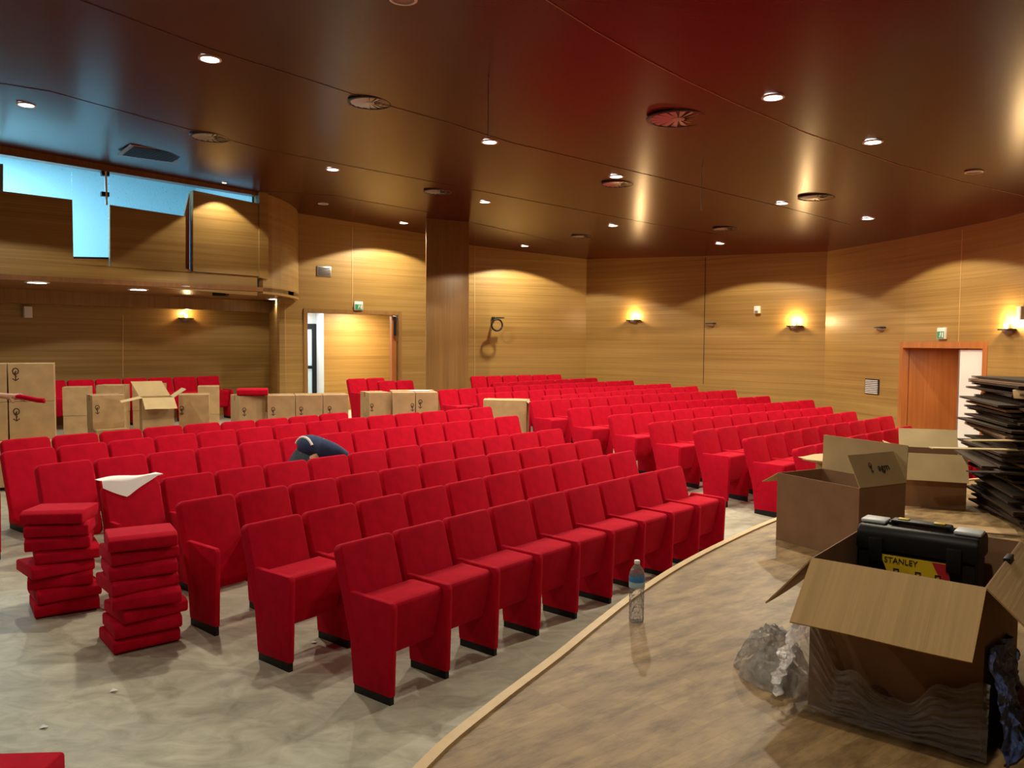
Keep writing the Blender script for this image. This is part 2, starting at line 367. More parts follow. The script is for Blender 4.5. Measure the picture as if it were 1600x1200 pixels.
# soffit
sof = [(-4.8, 15.15)]+cp+[(-5.0, 17.3), (-5.83, 19.2), (-9.2, 15.6), (-13.2, 11.33), (-13.0, 8.4), (-7.98, 12.55)]
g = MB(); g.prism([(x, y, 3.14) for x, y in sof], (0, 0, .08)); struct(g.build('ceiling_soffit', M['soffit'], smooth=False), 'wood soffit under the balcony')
# beam before the lower wall
lu = Vector((LW[1][0]-LW[0][0], LW[1][1]-LW[0][1], 0)).normalized(); ln = Vector((lu.y, -lu.x, 0))
g = MB(); a = Vector((-12.6, 11.9, 2.90)); b = Vector((-5.75, 19.28, 2.87)); a += ln*.02; b += ln*.02
g.prism([a, b, b+ln*.45, a+ln*.45], (0, 0, .26)); struct(g.build('trim_14', M['wallv'], smooth=False))

# glass of the control room
g = MB()
fpan(g, [(0, 300), (113, 314), (113, 246), (0, 230)], -.05, .012)
fpan(g, [(114, 405), (171, 406), (171, 259), (114, 246)], -.05, .012)
fpan(g, [(171, 322), (291, 340), (291, 282), (171, 259)], -.05, .012)
fpan(g, [(291, 300), (402, 322), (402, 302), (291, 282)], -.05, .012)
win = g.build('window_1', M['pane'], smooth=False); struct(win, 'frameless glass screen of the bright control room')
for i, (x, y) in enumerate(((165, 271), (165, 303))):
    p = fp(x, y); g = MB(); g.prism([p-fu*.06-Vector((0, 0, .035)), p+fu*.06-Vector((0, 0, .035)), p+fu*.06+Vector((0, 0, .035)), p-fu*.06+Vector((0, 0, .035))], fn*.1)
    g.build('glass_clamp', M['black'], win)
g = MB(); a = fp(163.5, 258); b = fp(165.5, 320); g.prism([a, a+fu*.03, b+fu*.03, b], fn*.06); g.build('glass_edge', M['white'], win)
g = MB(); a = fp(-2, 256); b = fp(5, 256); c = fp(5, 299); d = fp(-2, 298); g.prism([a, b, c, d], fn*.12); g.build('window_frame', M['grey'], win)
g = MB(); a = fp(168, 404); g.prism([fp(115, 404), fp(170, 405), fp(170, 402), fp(115, 401)], fn*.1); g.build('window_sill', M['darkmetal'], win)
# control room box
g = MB(); a = Vector((*FA, 0))-fu*5.2; b = Vector((*FB, 0))+fu*.1; dep = 3.4
def cr(p, k, z): q = p+fn*k; return (q.x, q.y, z)
g.add([cr(a, .2, 3.25), cr(b, .2, 3.25), cr(b, dep, 3.25), cr(a, dep, 3.25), cr(a, .2, 5.75), cr(b, .2, 5.75), cr(b, dep, 5.75), cr(a, dep, 5.75)],
      [(3, 2, 6, 7), (0, 3, 7, 4), (1, 5, 6, 2), (4, 7, 6, 5)]); g.add([cr(a, .2, 3.25), cr(b, .2, 3.25), cr(b, dep, 3.25), cr(a, dep, 3.25)], [(0, 1, 2, 3)], 1)
struct(g.build('wall_control_room', [M['cyanwall'], M['cyanfloor']], smooth=False), 'bright bluish room behind the glass')
def area(nm, loc, size, power, col, rot=(0, 0, 0), parent=None, sy=None):
    l = bpy.data.lights.new(nm, 'AREA'); l.energy = power; l.color = col; l.size = size
    if sy: l.shape = 'RECTANGLE'; l.size_y = sy
    o = bpy.data.objects.new(nm, l); C.objects.link(o); o.location = loc; o.rotation_euler = rot
    if parent: o.parent = parent
    return o
c = Vector((*FA, 0))+fu*.2+fn*1.6
area('control_room_light', (c.x, c.y, 5.7), 2.2, 175, (.42, .84, 1.0), sy=1.2)
c = Vector((*FA, 0))-fu*2.2+fn*1.5
area('control_room_light', (c.x, c.y, 5.7), 1.5, 270, (.62, .90, 1.0), sy=1.5)

# stage
sp = [(-1.6, -4), (-1.15, -1), (-.85, .8), (-.55, 2.0), (-.32, 2.75), (-.1, 3.2), (.21, 3.75), (.45, 4.2), (.74, 4.72), (1.14, 5.35), (1.61, 5.99), (2.24, 6.77), (2.9, 7.45), (3.7, 8.1), (4.7, 8.7), (5.8, 9.15), (7.35, 9.5)]
def smooth_poly(p, k=4):
    out = []
    for i in range(len(p)-1):
        p0 = p[max(i-1, 0)]; p1 = p[i]; p2 = p[i+1]; p3 = p[min(i+2, len(p)-1)]
        for j in range(k):
            t = j/k
            out.append(tuple(.5*((2*p1[c])+(-p0[c]+p2[c])*t+(2*p0[c]-5*p1[c]+4*p2[c]-p3[c])*t*t+(-p0[c]+3*p1[c]-3*p2[c]+p3[c])*t**3) for c in (0, 1)))
    return out+[p[-1]]
sq = smooth_poly(sp)
right = [(7.36, 9.4), (7.0, 6.5), (6.69, 2), (6.69, -3.99)]
g = MB(); g.prism([(x, y, 0.0) for x, y in sq[:-1]+right], (0, 0, STAGE)); st = g.build('stage_floor', M['stage'], smooth=False); struct(st, 'raised wooden stage floor with worn planks')
g = MB(); n = len(sq)
for i in range(n-1):
    a = Vector((*sq[i], 0)); b = Vector((*sq[i+1], 0)); u = (b-a).normalized(); v = Vector((-u.y, u.x, 0)) 
    pa = Vector((*sq[max(i-1, 0)], 0)); pb = Vector((*sq[min(i+2, n-1)], 0))
    na = (b-pa).normalized(); nb = (pb-a).normalized(); na = Vector((-na.y, na.x, 0)); nb = Vector((-nb.y, nb.x, 0))
    g.prism([(a+na*.012)+Vector((0, 0, .66)), (b+nb*.012)+Vector((0, 0, .66)), (b-nb*.035)+Vector((0, 0, .66)), (a-na*.035)+Vector((0, 0, .66))], (0, 0, .052))
struct(g.build('trim_15', M['trimwood'], ang=30), 'pale wood nosing along the stage edge')

# doorways
def portal(nm, A, B, zt, z0, w, m, dep=.25):
    A = Vector((A[0], A[1], 0)); B = Vector((B[0], B[1], 0)); u = (B-A).normalized(); n = Vector((-u.y, u.x, 0)); g = MB()
    def bx(p, q, za, zb): g.prism([(p.x, p.y, za), (q.x, q.y, za), (q.x, q.y, zb), (p.x, p.y, zb)], n*(dep+.02)) 
    o0 = -n*.02
    bx(A+o0-u*w, A+o0, z0, zt+w); bx(B+o0, B+o0+u*w, z0, zt+w); bx(A+o0, B+o0, zt, zt+w)
    return struct(g.build(nm, m, smooth=False)), u, n
fr, du, dn = portal('door_1', (d0.x, d0.y), (d1.x, d1.y), DT, .35, .09, M['wallv'])
A = Vector((d0.x, d0.y, 0)); B = Vector((d1.x, d1.y, 0)); Wd = (B-A).length
def q(s, t, z): v = A+du*s+dn*t; return (v.x, v.y, z)
g = MB(); zf = .47; sD, sR = 1.22, 1.30
g.add([q(0, .14, zf), q(Wd+1.0, .14, zf), q(Wd+1.0, 3.4, zf), q(0, 3.4, zf)], [(0, 1, 2, 3)])
g.add([q(1.25, 1.9, zf), q(Wd+1.0, 1.9, zf), q(Wd+1.0, 1.9, 3.2), q(1.25, 1.9, 3.2)], [(0, 1, 2, 3)], 1)
g.add([q(1.25, 1.9, zf), q(1.48, 2.9, zf), q(1.48, 2.9, 3.2), q(1.25, 1.9, 3.2)], [(0, 1, 2, 3)], 2)
g.add([q(.02, 2.9, zf), q(1.48, 2.9, zf), q(1.48, 2.9, 3.2), q(.02, 2.9, 3.2)], [(0, 1, 2, 3)], 2)
g.add([q(.02, .14, 3.0), q(Wd+1.0, .14, 3.0), q(Wd+1.0, 2.95, 3.0), q(.02, 2.95, 3.0)], [(0, 1, 2, 3)], 2)
g.add([q(Wd+1.0, .14, zf), q(Wd+1.0, 1.9, zf), q(Wd+1.0, 1.9, 3.2), q(Wd+1.0, .14, 3.2)], [(0, 1, 2, 3)], 1)
g.add([q(.02, .14, zf), q(.02, 2.9, zf), q(.02, 2.9, 3.2), q(.02, .14, 3.2)], [(0, 1, 2, 3)], 2)
struct(g.build('wall_foyer', [M['floor'], M['wall'], M['white']], smooth=False), 'lit foyer seen through the doorway')
gd = bpy.data.objects.new('door_2', None); C.objects.link(gd); struct(gd, 'dark-framed glazed door inside the foyer')
g = MB()
def fb(s0, s1, z0, z1, t=2.8, th=.06, mi=0): g.prism([q(s0, t, z0), q(s1, t, z0), q(s1, t, z1), q(s0, t, z1)], dn*th, mi)
fb(.55, .64, zf, 2.66); fb(1.34, 1.46, zf, 2.66); fb(.64, 1.34, 2.52, 2.66); fb(.64, 1.34, 1.50, 1.58); fb(.64, 1.34, zf, zf+.12)
g.build('door_frame', M['black'], gd, smooth=False)
g = MB(); fb(.64, 1.34, zf+.12, 2.52, 2.83, .01); g.build('door_glass', M['glassdoor'], gd, smooth=False)
# folded door leaf at the right jamb
g = MB(); g.prism([q(Wd-.14, .05, .45), q(Wd-.02, .05, .45), q(Wd-.02, .05, DT-.03), q(Wd-.14, .05, DT-.03)], dn*.1); struct(g.build('door_3', M['reddoor'], smooth=False))
g = MB(); g.prism([q(Wd-.10, -.012, 2.35), q(Wd-.055, -.012, 2.35), q(Wd-.055, -.012, DT-.04), q(Wd-.10, -.012, DT-.04)], dn*.05); g.build('door_closer', M['black'], bpy.data.objects['door_3'], smooth=False)
v = Vector(q(2.0, 1.1, 2.95)); area('foyer_light', v, .8, 105, (1, .80, .55)); v = Vector(q(.8, 2.2, 2.95)); area('foyer_light', v, .4, 30, (.85, .95, 1))
# right doorway
fr2, ru, rn = portal('door_4', RP[3], RP[4], 2.16, 0, .11, M['reddoor'], .12)
A2 = Vector((*RP[3], 0)); B2 = Vector((*RP[4], 0)); W2w = (B2-A2).length
def q2(s, t, z): v = A2+ru*s+rn*t; return (v.x, v.y, z)
g = MB(); f0 = .12
g.add([q2(0, .1, f0), q2(W2w, .1, f0), q2(W2w, 1.6, f0), q2(0, 1.6, f0)], [(0, 1, 2, 3)], 1)
g.add([q2(0, .1, f0), q2(0, 1.5, f0), q2(0, 1.5, 2.2), q2(0, .1, 2.2)], [(0, 1, 2, 3)], 0)
g.add([q2(W2w, .1, f0), q2(W2w, 1.5, f0), q2(W2w, 1.5, 2.2), q2(W2w, .1, 2.2)], [(0, 1, 2, 3)], 0)
g.add([q2(0, .1, 2.18), q2(W2w, .1, 2.18), q2(W2w, 1.5, 2.18), q2(0, 1.5, 2.18)], [(0, 1, 2, 3)], 0)
g.add([q2(0, 1.3, f0), q2(W2w, 1.3, f0), q2(W2w, 1.3, 2.2), q2(0, 1.3, 2.2)], [(0, 1, 2, 3)], 0)
struct(g.build('wall_lobby', [M['reddoor'], M['floor']], smooth=False))
g = MB(); g.prism([q2(.3, 1.2, f0), q2(W2w-.2, 1.2, f0), q2(W2w-.2, 1.2, 1.98), q2(.3, 1.2, 1.98)], rn*.05)
struct(g.build('door_5', wood('orange_door_veneer', (.46, .17, .045), (.60, .25, .07), (1, 1, 20), .4), smooth=False), 'plain orange-brown inner door')
e0 = online(1497, 600, RP[3], RP[4]); s0 = (Vector((e0.x, e0.y, 0))-A2).dot(ru)
g = MB(); g.prism([q2(s0, .02, f0), q2(W2w-.02, .02, f0), q2(W2w-.02, .02, 2.14), q2(s0, .02, 2.14)], rn*.05)
wd = g.build('door_6', M['white'], smooth=False); struct(wd, 'white door leaf in the right doorway')
g = MB(); g.prism([q2(s0-.05, .03, f0), q2(s0, .03, f0), q2(s0, .03, 2.14), q2(s0-.05, .03, 2.14)], rn*.03); g.build('door_edge', M['grey'], wd, smooth=False)

v = Vector(q2(W2w*.45, .7, 2.12)); area('lobby_fill', v, .5, 14, (1, .8, .55))  # added fill without a fitting, brightens the inner door
# ------------------------------------------------------------------ ceiling fittings
KEL = (1.0, .88, .66)
def spot(nm, loc, power, ang, blend, col, parent=None, rad=.07, rot=(0, 0, 0)):
    l = bpy.data.lights.new(nm, 'SPOT'); l.energy = power; l.color = col; l.spot_size = R(ang); l.spot_blend = blend; l.shadow_soft_size = rad
    o = bpy.data.objects.new(nm, l); C.objects.link(o); o.location = loc; o.rotation_euler = rot
    if parent: o.parent = parent
    return o
LP = 305
lamps = [((328, 91), 'nearest downlight left of centre in the wood ceiling', 1), ((41, 163), 'downlight at far left above the control room glass', 1),
 ((765, 221), 'downlight just behind the first hanging wire', 1), ((1208, 151), 'large nearest downlight on the right of the ceiling', 1),
 ((1364, 221), 'second large downlight on the right side of the ceiling', 1), ((520, 264), 'downlight between two air diffusers left of centre', 1),
 ((963, 275), 'downlight touching an air diffuser in mid ceiling', 1), ((1222, 317), 'downlight left of the round diffuser at right', 1),
 ((1356, 341), 'rightmost far downlight close to the side wall', 1), ((758, 315), 'downlight to the right of a small diffuser near the column', 1),
 ((958, 352), 'far downlight in the middle of the ceiling', 1), ((1125, 380), 'farthest downlight on the right half of the ceiling', 1),
 ((631, 348), 'downlight washing the wall above the double doorway', 2), ((820, 384), 'downlight washing the rear wall right of the column', 2),
 ((505, 318), 'unlit small downlight near the balcony end', 0), ((1522, 268), 'unlit downlight at the far right of the ceiling', 0),
 ((630, -3), 'downlight cut by the top edge of the photo', 0)]
def downlight(p, label, kind, tilt=None, power=LP, lens='lens', r=.105, z=None, name='downlight', col=KEL):
    p = Vector(p); t = thing(name, label, 'ceiling lamp', p)
    g = MB(); g.lathe([(r*.78, -.004), (r*.80, -.014), (r, -.012), (r*1.02, .0)], 28, cap=False); g.lathe([(r*.78, -.004), (r*1.02, 0)], 28, cap=False); g.build('trim_ring', M['white'], t)
    g = MB(); g.lathe([(r*.05, -.003), (r*.8, -.006), (r*.8, -.002)], 28); g.build('lens', M[lens if kind else 'lens_dim'], t)
    if kind: spot('lamp_light', (0, 0, -.03), power*(1.5 if kind == 2 else 1), 139, .07, col, t)
    return t
for (x, y), lab, k in lamps:
    p = onceil(x, y); p.z = zc(p.x)-.001; downlight(p, lab+(', lit' if k else ''), k)
# unseen lamps added near the camera to light the front floor and stage
for x, y, w_ in ((-2.6, 3.2, 'left of the stage'), (-6.2, 5.0, 'above the far left floor'), (.8, 2.2, 'above the stage edge')):
    downlight((x, y, zc(x)-.001), 'lit downlight added out of view, '+w_, 1, power=LP*(.55 if x > 0 else (.24 if x > -3 else .75)))
for (x, y), lab in (((58, 441), 'leftmost bright white downlight in the balcony soffit'), ((216, 452), 'middle white downlight in the balcony soffit'), ((430, 467), 'white downlight at the curved end of the balcony soffit')):
    p = onz(x, y, 3.139); downlight(p, lab, 1, power=60, lens='lens_cool', r=.18, col=(1, .86, .68))
pq = fp(338, 330)-fn*.42; pq.z = zc(pq.x)-.001; tq = downlight(pq, 'small added spot close to the balcony, washing its raised panel', 1, power=0.001, r=.045); spot('lamp_light', (0, 0, -.03), 85, 104, .12, KEL, tq, .03)  # made-up spot, added to throw the arc of light on the panel
p = onz(290, 447, 3.139); downlight(p, 'small unlit fitting in the balcony soffit between the white downlights', 0, r=.07)
diffs = [((1060, 185), .34, 'largest swirl air diffuser, right of centre in the ceiling'), ((965, 287), .25, 'swirl air diffuser right below a lit downlight in mid ceiling'), ((1276, 308), .27, 'swirl air diffuser at right with golden reflection'),
 ((329, 214), .27, 'swirl air diffuser near the balcony glass'), ((684, 299), .25, 'swirl air diffuser above the oak column'), ((578, 160), .24, 'swirl air diffuser lying on the dark ceiling joint'),
 ((910, 369), .25, 'small farthest swirl air diffuser in the ceiling'), ((1134, 357), .25, 'far right small swirl air diffuser')]
for (x, y), r, lab in diffs:
    p = onceil(x, y); p.z = zc(p.x)-.001; t = thing('air_diffuser', lab, 'air vent', p)
    g = MB(); g.lathe([(r*.86, -.006), (r*.9, -.016), (r*.98, -.012), (r, 0)], 32, cap=False); g.build('rim', M['darkmetal'], t)
    g = MB(); g.lathe([(.01, -.001), (r*.88, -.002)], 32, cap=True)
    g.build('backing', M['black'], t)
    g = MB()
    for k in range(16):
        a = 2*pi*k/16; T = Matrix.Rotation(a, 4, 'Z')
        g.add([(r*.2, -.010, -.009), (r*.85, -.045, -.010), (r*.85, .025, -.003), (r*.2, .01, -.003)], [(0, 1, 2, 3)], 0, T)
    g.lathe([(.01, -.012), (r*.2, -.010), (r*.2, -.003)], 20); g.build('swirl_blades', M['grey'], t)
p = onceil(240, 240); p.z = zc(p.x); t = thing('ceiling_grille', 'flat rectangular dark vent grille by the balcony glass', 'air vent', p, R(38))
g = MB(); g.box((-.42, -.42, -.012), (.42, .42, 0)); g.build('grille_frame', M['soffit'], t)
g = MB(); g.box((-.36, -.36, -.016), (.36, .36, -.012))
for k in range(12): g.box((-.36, -.35+k*.06, -.024), (.36, -.33+k*.06, -.016))
g.build('slats', M['darkmetal'], t)
for (x, y), lab in (((763, 121), 'left of the two thin wires hanging from the ceiling'), ((1097, 261), 'right of the two thin wires hanging from the ceiling')):
    p = onceil(x, y); g = MB(); g.tube([(0, 0, 0), (0, 0, -.56)], .005, 6); tag(g.build('hanging_wire', M['grey'], loc=p), lab, 'wire')

# ------------------------------------------------------------------ wall fittings
def wframe(x, y, A, B, off=0):
    p = online(x, y, A, B); u = Vector((B[0]-A[0], B[1]-A[1], 0)).normalized(); n = Vector((u.y, -u.x, 0))
    p = p+n*off; return Matrix(((u.x, -n.x, 0, p.x), (u.y, -n.y, 0, p.y), (0, 0, 1, p.z), (0, 0, 0, 1)))   # x along wall, -y into the room
def sconce(x, y, A, B, lab, lit=True, w=.17, pw=42):
    T = wframe(x, y, A, B); t = thing('wall_sconce', lab, 'wall lamp', T.translation, math.atan2(T[1][0], T[0][0]))
    g = MB(); g.box((-w, -.10, -.02), (w, 0, .005)); g.build('bracket', M['darkmetal'], t, bevel=.004)
    g = MB(); prof = []
    for i in range(7):
        a = pi/2*i/6; prof.append((.11*cos(a)+.002, -.02-.075*sin(a)))
    vs = []; fs = []; n = 14
    for r, z in prof:
        for k in range(n+1): a = pi+pi*k/n; vs.append((r*cos(a), r*sin(a)*1.0, z))
    for j in range(len(prof)-1):
        for k in range(n): fs.append((j*(n+1)+k, j*(n+1)+k+1, (j+1)*(n+1)+k+1, (j+1)*(n+1)+k))
    g.add(vs, fs); g.build('bowl', M['lens_dim'], t)
    if lit:
        g = MB(); g.lathe([(.012, .006), (.03, .02), (.035, .05), (.03, .08), (.005, .09)], 16, T=Matrix.Translation((0, -.06, 0))); g.build('bulb', M['glow'], t)
        l = bpy.data.lights.new('sconce_light', 'POINT'); l.energy = pw; l.color = (1, .66, .30); l.shadow_soft_size = .04
        o = bpy.data.objects.new('sconce_light', l); C.objects.link(o); o.parent = t; o.location = (0, -.12, .10)
    return t
sconce(991, 500, RP[0], RP[1], 'lit wall sconce on the far side wall, left of the joints', w=.2)
sconce(1243, 509, RP[1], RP[2], 'lit wall sconce in the middle of the side wall')
sconce(1578, 514, RP[4], RP[5], 'lit wall sconce right of the side doorway', w=.15)
sconce(289, 497, *LW, 'lit wall sconce below the balcony', w=.16, pw=16)
sconce(1112, 505, RP[1], RP[2], 'unlit dark wall fitting just right of the first wall joint', False, w=.12)
sconce(1378, 511, RP[2], RP[3], 'unlit dark wall fitting left of the side doorway', False, w=.12)
def exit_sign(x, y, A, B, lab):
    T = wframe(x, y, A, B); t = thing('exit_sign', lab, 'sign', T.translation, math.atan2(T[1][0], T[0][0]))
    g = MB(); g.box((-.11, -.05, -.10), (.11, 0, .10)); g.build('housing', M['white'], t, bevel=.012)
    g = MB(); g.box((-.09, -.056, -.085), (.09, -.05, .035)); g.build('green_panel', M['green'], t)
    g = MB(); g.box((-.012, -.059, -.03), (.012, -.056, .005)); g.lathe([(.001, -.001), (.011, 0), (.001, .001)], 10, T=Matrix.Translation((.008, -.058, .016)) @ Matrix.Rotation(pi/2, 4, 'X'))
    g.box((-.03, -.059, -.055), (-.008, -.056, -.045)); g.box((-.012, -.059, -.07), (-.002, -.056, -.03)); g.box((.01, -.059, -.045), (.03, -.056, -.036)); g.box((.012, -.059, -.012), (.034, -.056, -.003))
    g.box((.045, -.059, -.07), (.075, -.056, .02)); g.build('running_figure', M['white'], t)
exit_sign(559, 478, *W2, 'green running-man exit sign above the left double doorway')
exit_sign(1474, 521, RP[3], RP[4], 'green running-man exit sign above the right doorway')
T = wframe(506, 424, *W2); t = thing('wall_vent', 'square grey vent on the wall left of the lit arc', 'air vent', T.translation, math.atan2(T[1][0], T[0][0]))
g = MB(); g.box((-.17, -.02, -.11), (.17, 0, .11)); g.build('vent_plate', M['grey'], t, bevel=.004)
g = MB()
for k in range(5): g.box((-.14, -.026, -.085+k*.036), (.14, -.02, -.07+k*.036))
g.build('slats', M['darkmetal'], t)
T = wframe(1363, 604, RP[2], RP[3]); t = thing('wall_vent', 'white louvred vent low on the side wall beside the doorway', 'air vent', T.translation, math.atan2(T[1][0], T[0][0]))
g = MB(); g.box((-.22, -.015, -.15), (.22, 0, .15)); g.build('vent_plate', M['darkmetal'], t)
g = MB()
for k in range(8): g.box((-.19, -.03, -.135+k*.035), (.19, -.015, -.118+k*.035))
g.build('slats', M['white'], t)
T = wframe(1185, 485, RP[1], RP[2]); t = thing('motion_sensor', 'small white sensor on the side wall between two sconces', 'sensor', T.translation, math.atan2(T[1][0], T[0][0]))
g = MB(); g.box((-.07, -.09, -.07), (.07, 0, .10)); g.build('housing', M['white'], t, bevel=.015)
g = MB(); g.box((-.04, -.10, -.06), (.04, -.085, -.01)); g.build('sensor_window', M['grey'], t)
T = wframe(1600, 489, RP[4], RP[5]); g = MB(); g.box((-.05, -.08, -.1), (.05, 0, .1)); tag(g.build('wall_speaker', M['white'], bevel=.01, loc=T.translation, rotz=math.atan2(T[1][0], T[0][0])), 'small pale box on the wall right of the lit side sconce', 'speaker')
T = wframe(770, 507, *W3, .03); t = thing('ring_fixture', 'dark ring-shaped fixture on a bracket, rear wall right of the column', 'wall lamp', T.translation, math.atan2(T[1][0], T[0][0]))
g = MB(); pts = [(.15*cos(2*pi*k/24), -.28, .15*sin(2*pi*k/24)-.02) for k in range(25)]
g.tube(pts, .025, 8)
g.build('ring', M['darkmetal'], t)
g = MB(); g.box((-.03, -.28, .14), (.03, 0, .17)); g.box((-.05, -.02, .1), (.05, 0, .2)); g.box((-.02, -.3, .155), (.2, -.25, .185)); g.build('bracket', M['darkmetal'], t)
T = wframe(42, 487, *LW, .0); g = MB(); g.box((-.07, -.1, -.12), (.07, 0, .1)); tag(g.build('wall_box', M['white'], bevel=.01, loc=T.translation, rotz=math.atan2(T[1][0], T[0][0])), 'small pale box on the wall under the balcony at far left', 'sensor')
p = onz(345, 455, 3.139); t = thing('ceiling_camera', 'small black camera under the balcony soffit', 'camera', p)
g = MB(); g.box((-.13, -.09, -.09), (.13, .09, -.01)); g.build('housing', M['black'], t, bevel=.01)
g = MB(); g.lathe([(.035, -.012), (.035, .0)], 12); g.build('mount', M['darkmetal'], t)

# ------------------------------------------------------------------ auditorium seats (local: x along the row, -y towards the stage)
def seat_mesh(kind):
    g = MB()
    if kind == 'backrest':                    # slab leaning back, rounded corners
        W = .485; Hh = .70; r = .05; poly = []
        for cx, cz, a0 in ((r, r, 180), (W-r, r, 270), (W-r, Hh-r, 0), (r, Hh-r, 90)):
            for k in range(5): a = R(a0+k*22.5); poly.append((cx+r*cos(a), cz+r*sin(a)))
        T = Matrix.Translation((-.005, -.215, .25)) @ Matrix.Rotation(R(-16.5), 4, 'X')
        g.prism([(x, 0, z) for x, z in poly], (0, .085, 0), T=T)
        return g, .018
    if kind == 'seat_cushion':                # folded up against the back
        pr = [(-.445, .595), (-.42, .615), (-.17, .62), (-.13, .59), (-.235, .26), (-.30, .235), (-.365, .27)]
        g.prism([(.048, y, z) for y, z in pr], (.465, 0, 0)); return g, .02
    if kind == 'side_panel':
        pr = [(-.47, .05), (-.49, .60), (-.47, .63), (-.10, .635), (-.075, .60), (-.13, .05)]
        g.prism([(.0, y, z) for y, z in pr], (.045, 0, 0)); return g, .010
    if kind == 'foot':
        g.box((.004, -.462, -.06), (.041, -.135, .055)); return g, .004
def first_seat(cushion, npan, var=None):
    t = thing('auditorium_seat', 'x', 'seat')
    for k in ['backrest']+(['seat_cushion'] if cushion else []):
        g, bv = seat_mesh(k); g.build(k, M['red'], t, bevel=bv, seg=3)
    for i in range(npan):
        g, bv = seat_mesh('side_panel'); pn = g.build('side_panel', M['red'], t, bevel=bv, seg=2); pn.location.x = .52*i
        if var == 'moved': pn.location.x = -.27
        if var == 'bracket': pn.scale = (.8, .35, 1); pn.location.y = -.06
        g, bv = seat_mesh('foot'); g.build('foot', M['black'], pn, bevel=bv, seg=1)
    return t
protos = {}
def place_seat(key, loc, rz, sx, label, group):
    if key not in protos: protos[key] = first_seat(*key); t = protos[key]
    else: t = copy_tree(protos[key])
    t.location = loc; t.rotation_euler = (0, 0, rz); t.scale = (sx, 1, 1); t['label'] = label; t['group'] = group
    return t
RN = {'A': ('front row of the left block', 'seats in the left block'), 'B': ('second row of the left block', ''), 'C': ('third row of the left block', ''),
 'D': ('fourth row of the left block', ''), 'E': ('fifth row of the left block', ''), 'F': ('sixth row of the left block', ''), 'G': ('seventh row of the left block', ''),
 'R0': ('row hidden behind the stage boxes at right', ''), 'R1': ('front visible row of the right block', ''), 'R12': ('last row against the rear wall', ''),
 'W': ('row by the wall under the balcony', ''), 'K': ('pair standing in the left doorway', ''), 'K2': ('low pair between the doorway and column', '')}
for i in range(2, 12): RN['R%d' % i] = ('%s row of the right block' % ORD[i-1], '')
seats = {}
for nm, a, b, n, z in ROWS:
    pts = rowpts(a, b, n, z); rown = RN[nm][0]
    blk = 'seats in the left block' if nm in 'ABCDEFG' else ('loose rear seats' if nm in ('W', 'K', 'K2') else 'seats in the right block')
    for i in range(n):
        p, q_ = pts[i], pts[i+1]; u = (q_-p); sx = u.length/.52; rz = math.atan2(u.y, u.x)
        mid = (p+q_)/2+Vector((u.y, -u.x, 0)).normalized()*.3
        zz = ff(mid.x, mid.y)*.5+(z-CH)*.5
        nocush = (nm in 'CDEF' and i == 0)
        key = (not nocush, 2 if i == n-1 else 1)
        if n-i <= 3 and n > 5: pos = ('last' if n-i == 1 else ORD[n-i-1]+' from last')
        else: pos = ORD[i]+' from left'
        lab = 'red velvet seat, %s in the %s' % (pos, rown)
        if nocush: lab = 'red seat without its cushion, leftmost in the %s' % rown
        if nm == 'D' and i == 0: key = (False, 1, 'bracket')
        if nm == 'E' and i == 0: key = (False, 0)
        if nm == 'F' and i == 0: key = (False, 1, 'moved')
        if nm == 'D' and i == 0: lab = 'red seat without cushion, white paper draped on its back'
        seats[nm, i] = place_seat(key, (p.x, p.y, zz), rz, sx, lab, blk)

# ------------------------------------------------------------------ loose seat cushions in stacks
def cushion_mb():
    g = MB(); W, D, H = .44, .42, .10; pr = [(-D/2, .015), (-D/2+.02, 0), (D/2, 0), (D/2, .075), (D/2-.02, .09), (-D/2+.05, .105), (-D/2, .08)]
    g.prism([(-W/2, y, z) for y, z in pr], (W, 0, 0)); return g
cproto = None
def cushion(loc, rz, label, grp, tilt=(0, 0)):
    global cproto
    if cproto is None:
        cproto = cushion_mb().build('seat_cushion_loose', M['red'], bevel=.02, seg=3); o = cproto
    else: o = cproto.copy(); C.objects.link(o)
    o.location = loc; o.rotation_euler = (tilt[0], tilt[1], rz); tag(o, label, 'cushion', grp); return o
def levels(n, k):
    if k == 0: return 'bottommost'
    if k == n-1: return 'topmost'
    return ORD[k]+' from the floor'
for sx_, cx, cy, n, name_, angs, offs in (
    ('L', -3.50, 6.18, 8, 'left cushion stack', [36, 40, 28, 46, 33, 24, 18, 10], [(0, 0), (.0, .01), (-.03, .02), (-.05, -.02), (.01, .02), (-.02, 0), (-.01, .01), (-.01, 0)]),
    ('R', -2.63, 5.62, 8, 'right cushion stack', [40, 38, 44, 30, 42, 34, 38, 30], [(-.02, 0), (.0, 0), (.02, .02), (.03, -.02), (-.03, 0), (-.02, .01), (-.03, .03), (.0, .0)])):
    z = ff(cx, cy)+.002
    for k in range(n):
        cushion((cx+offs[k][0], cy+offs[k][1], z), R(angs[k]), 'red seat cushion, %s in the %s' % (levels(n, k), name_), 'loose cushions stacked on the floor'); z += .099
p = (-2.04, 3.0)
for k in range(5): cushion((p[0]+.01*(k % 2), p[1], .002+k*.105), R(4+3*(k % 2)), 'red cushion, %s in the stack at the bottom left photo corner' % levels(5, k), 'loose cushions stacked on the floor')

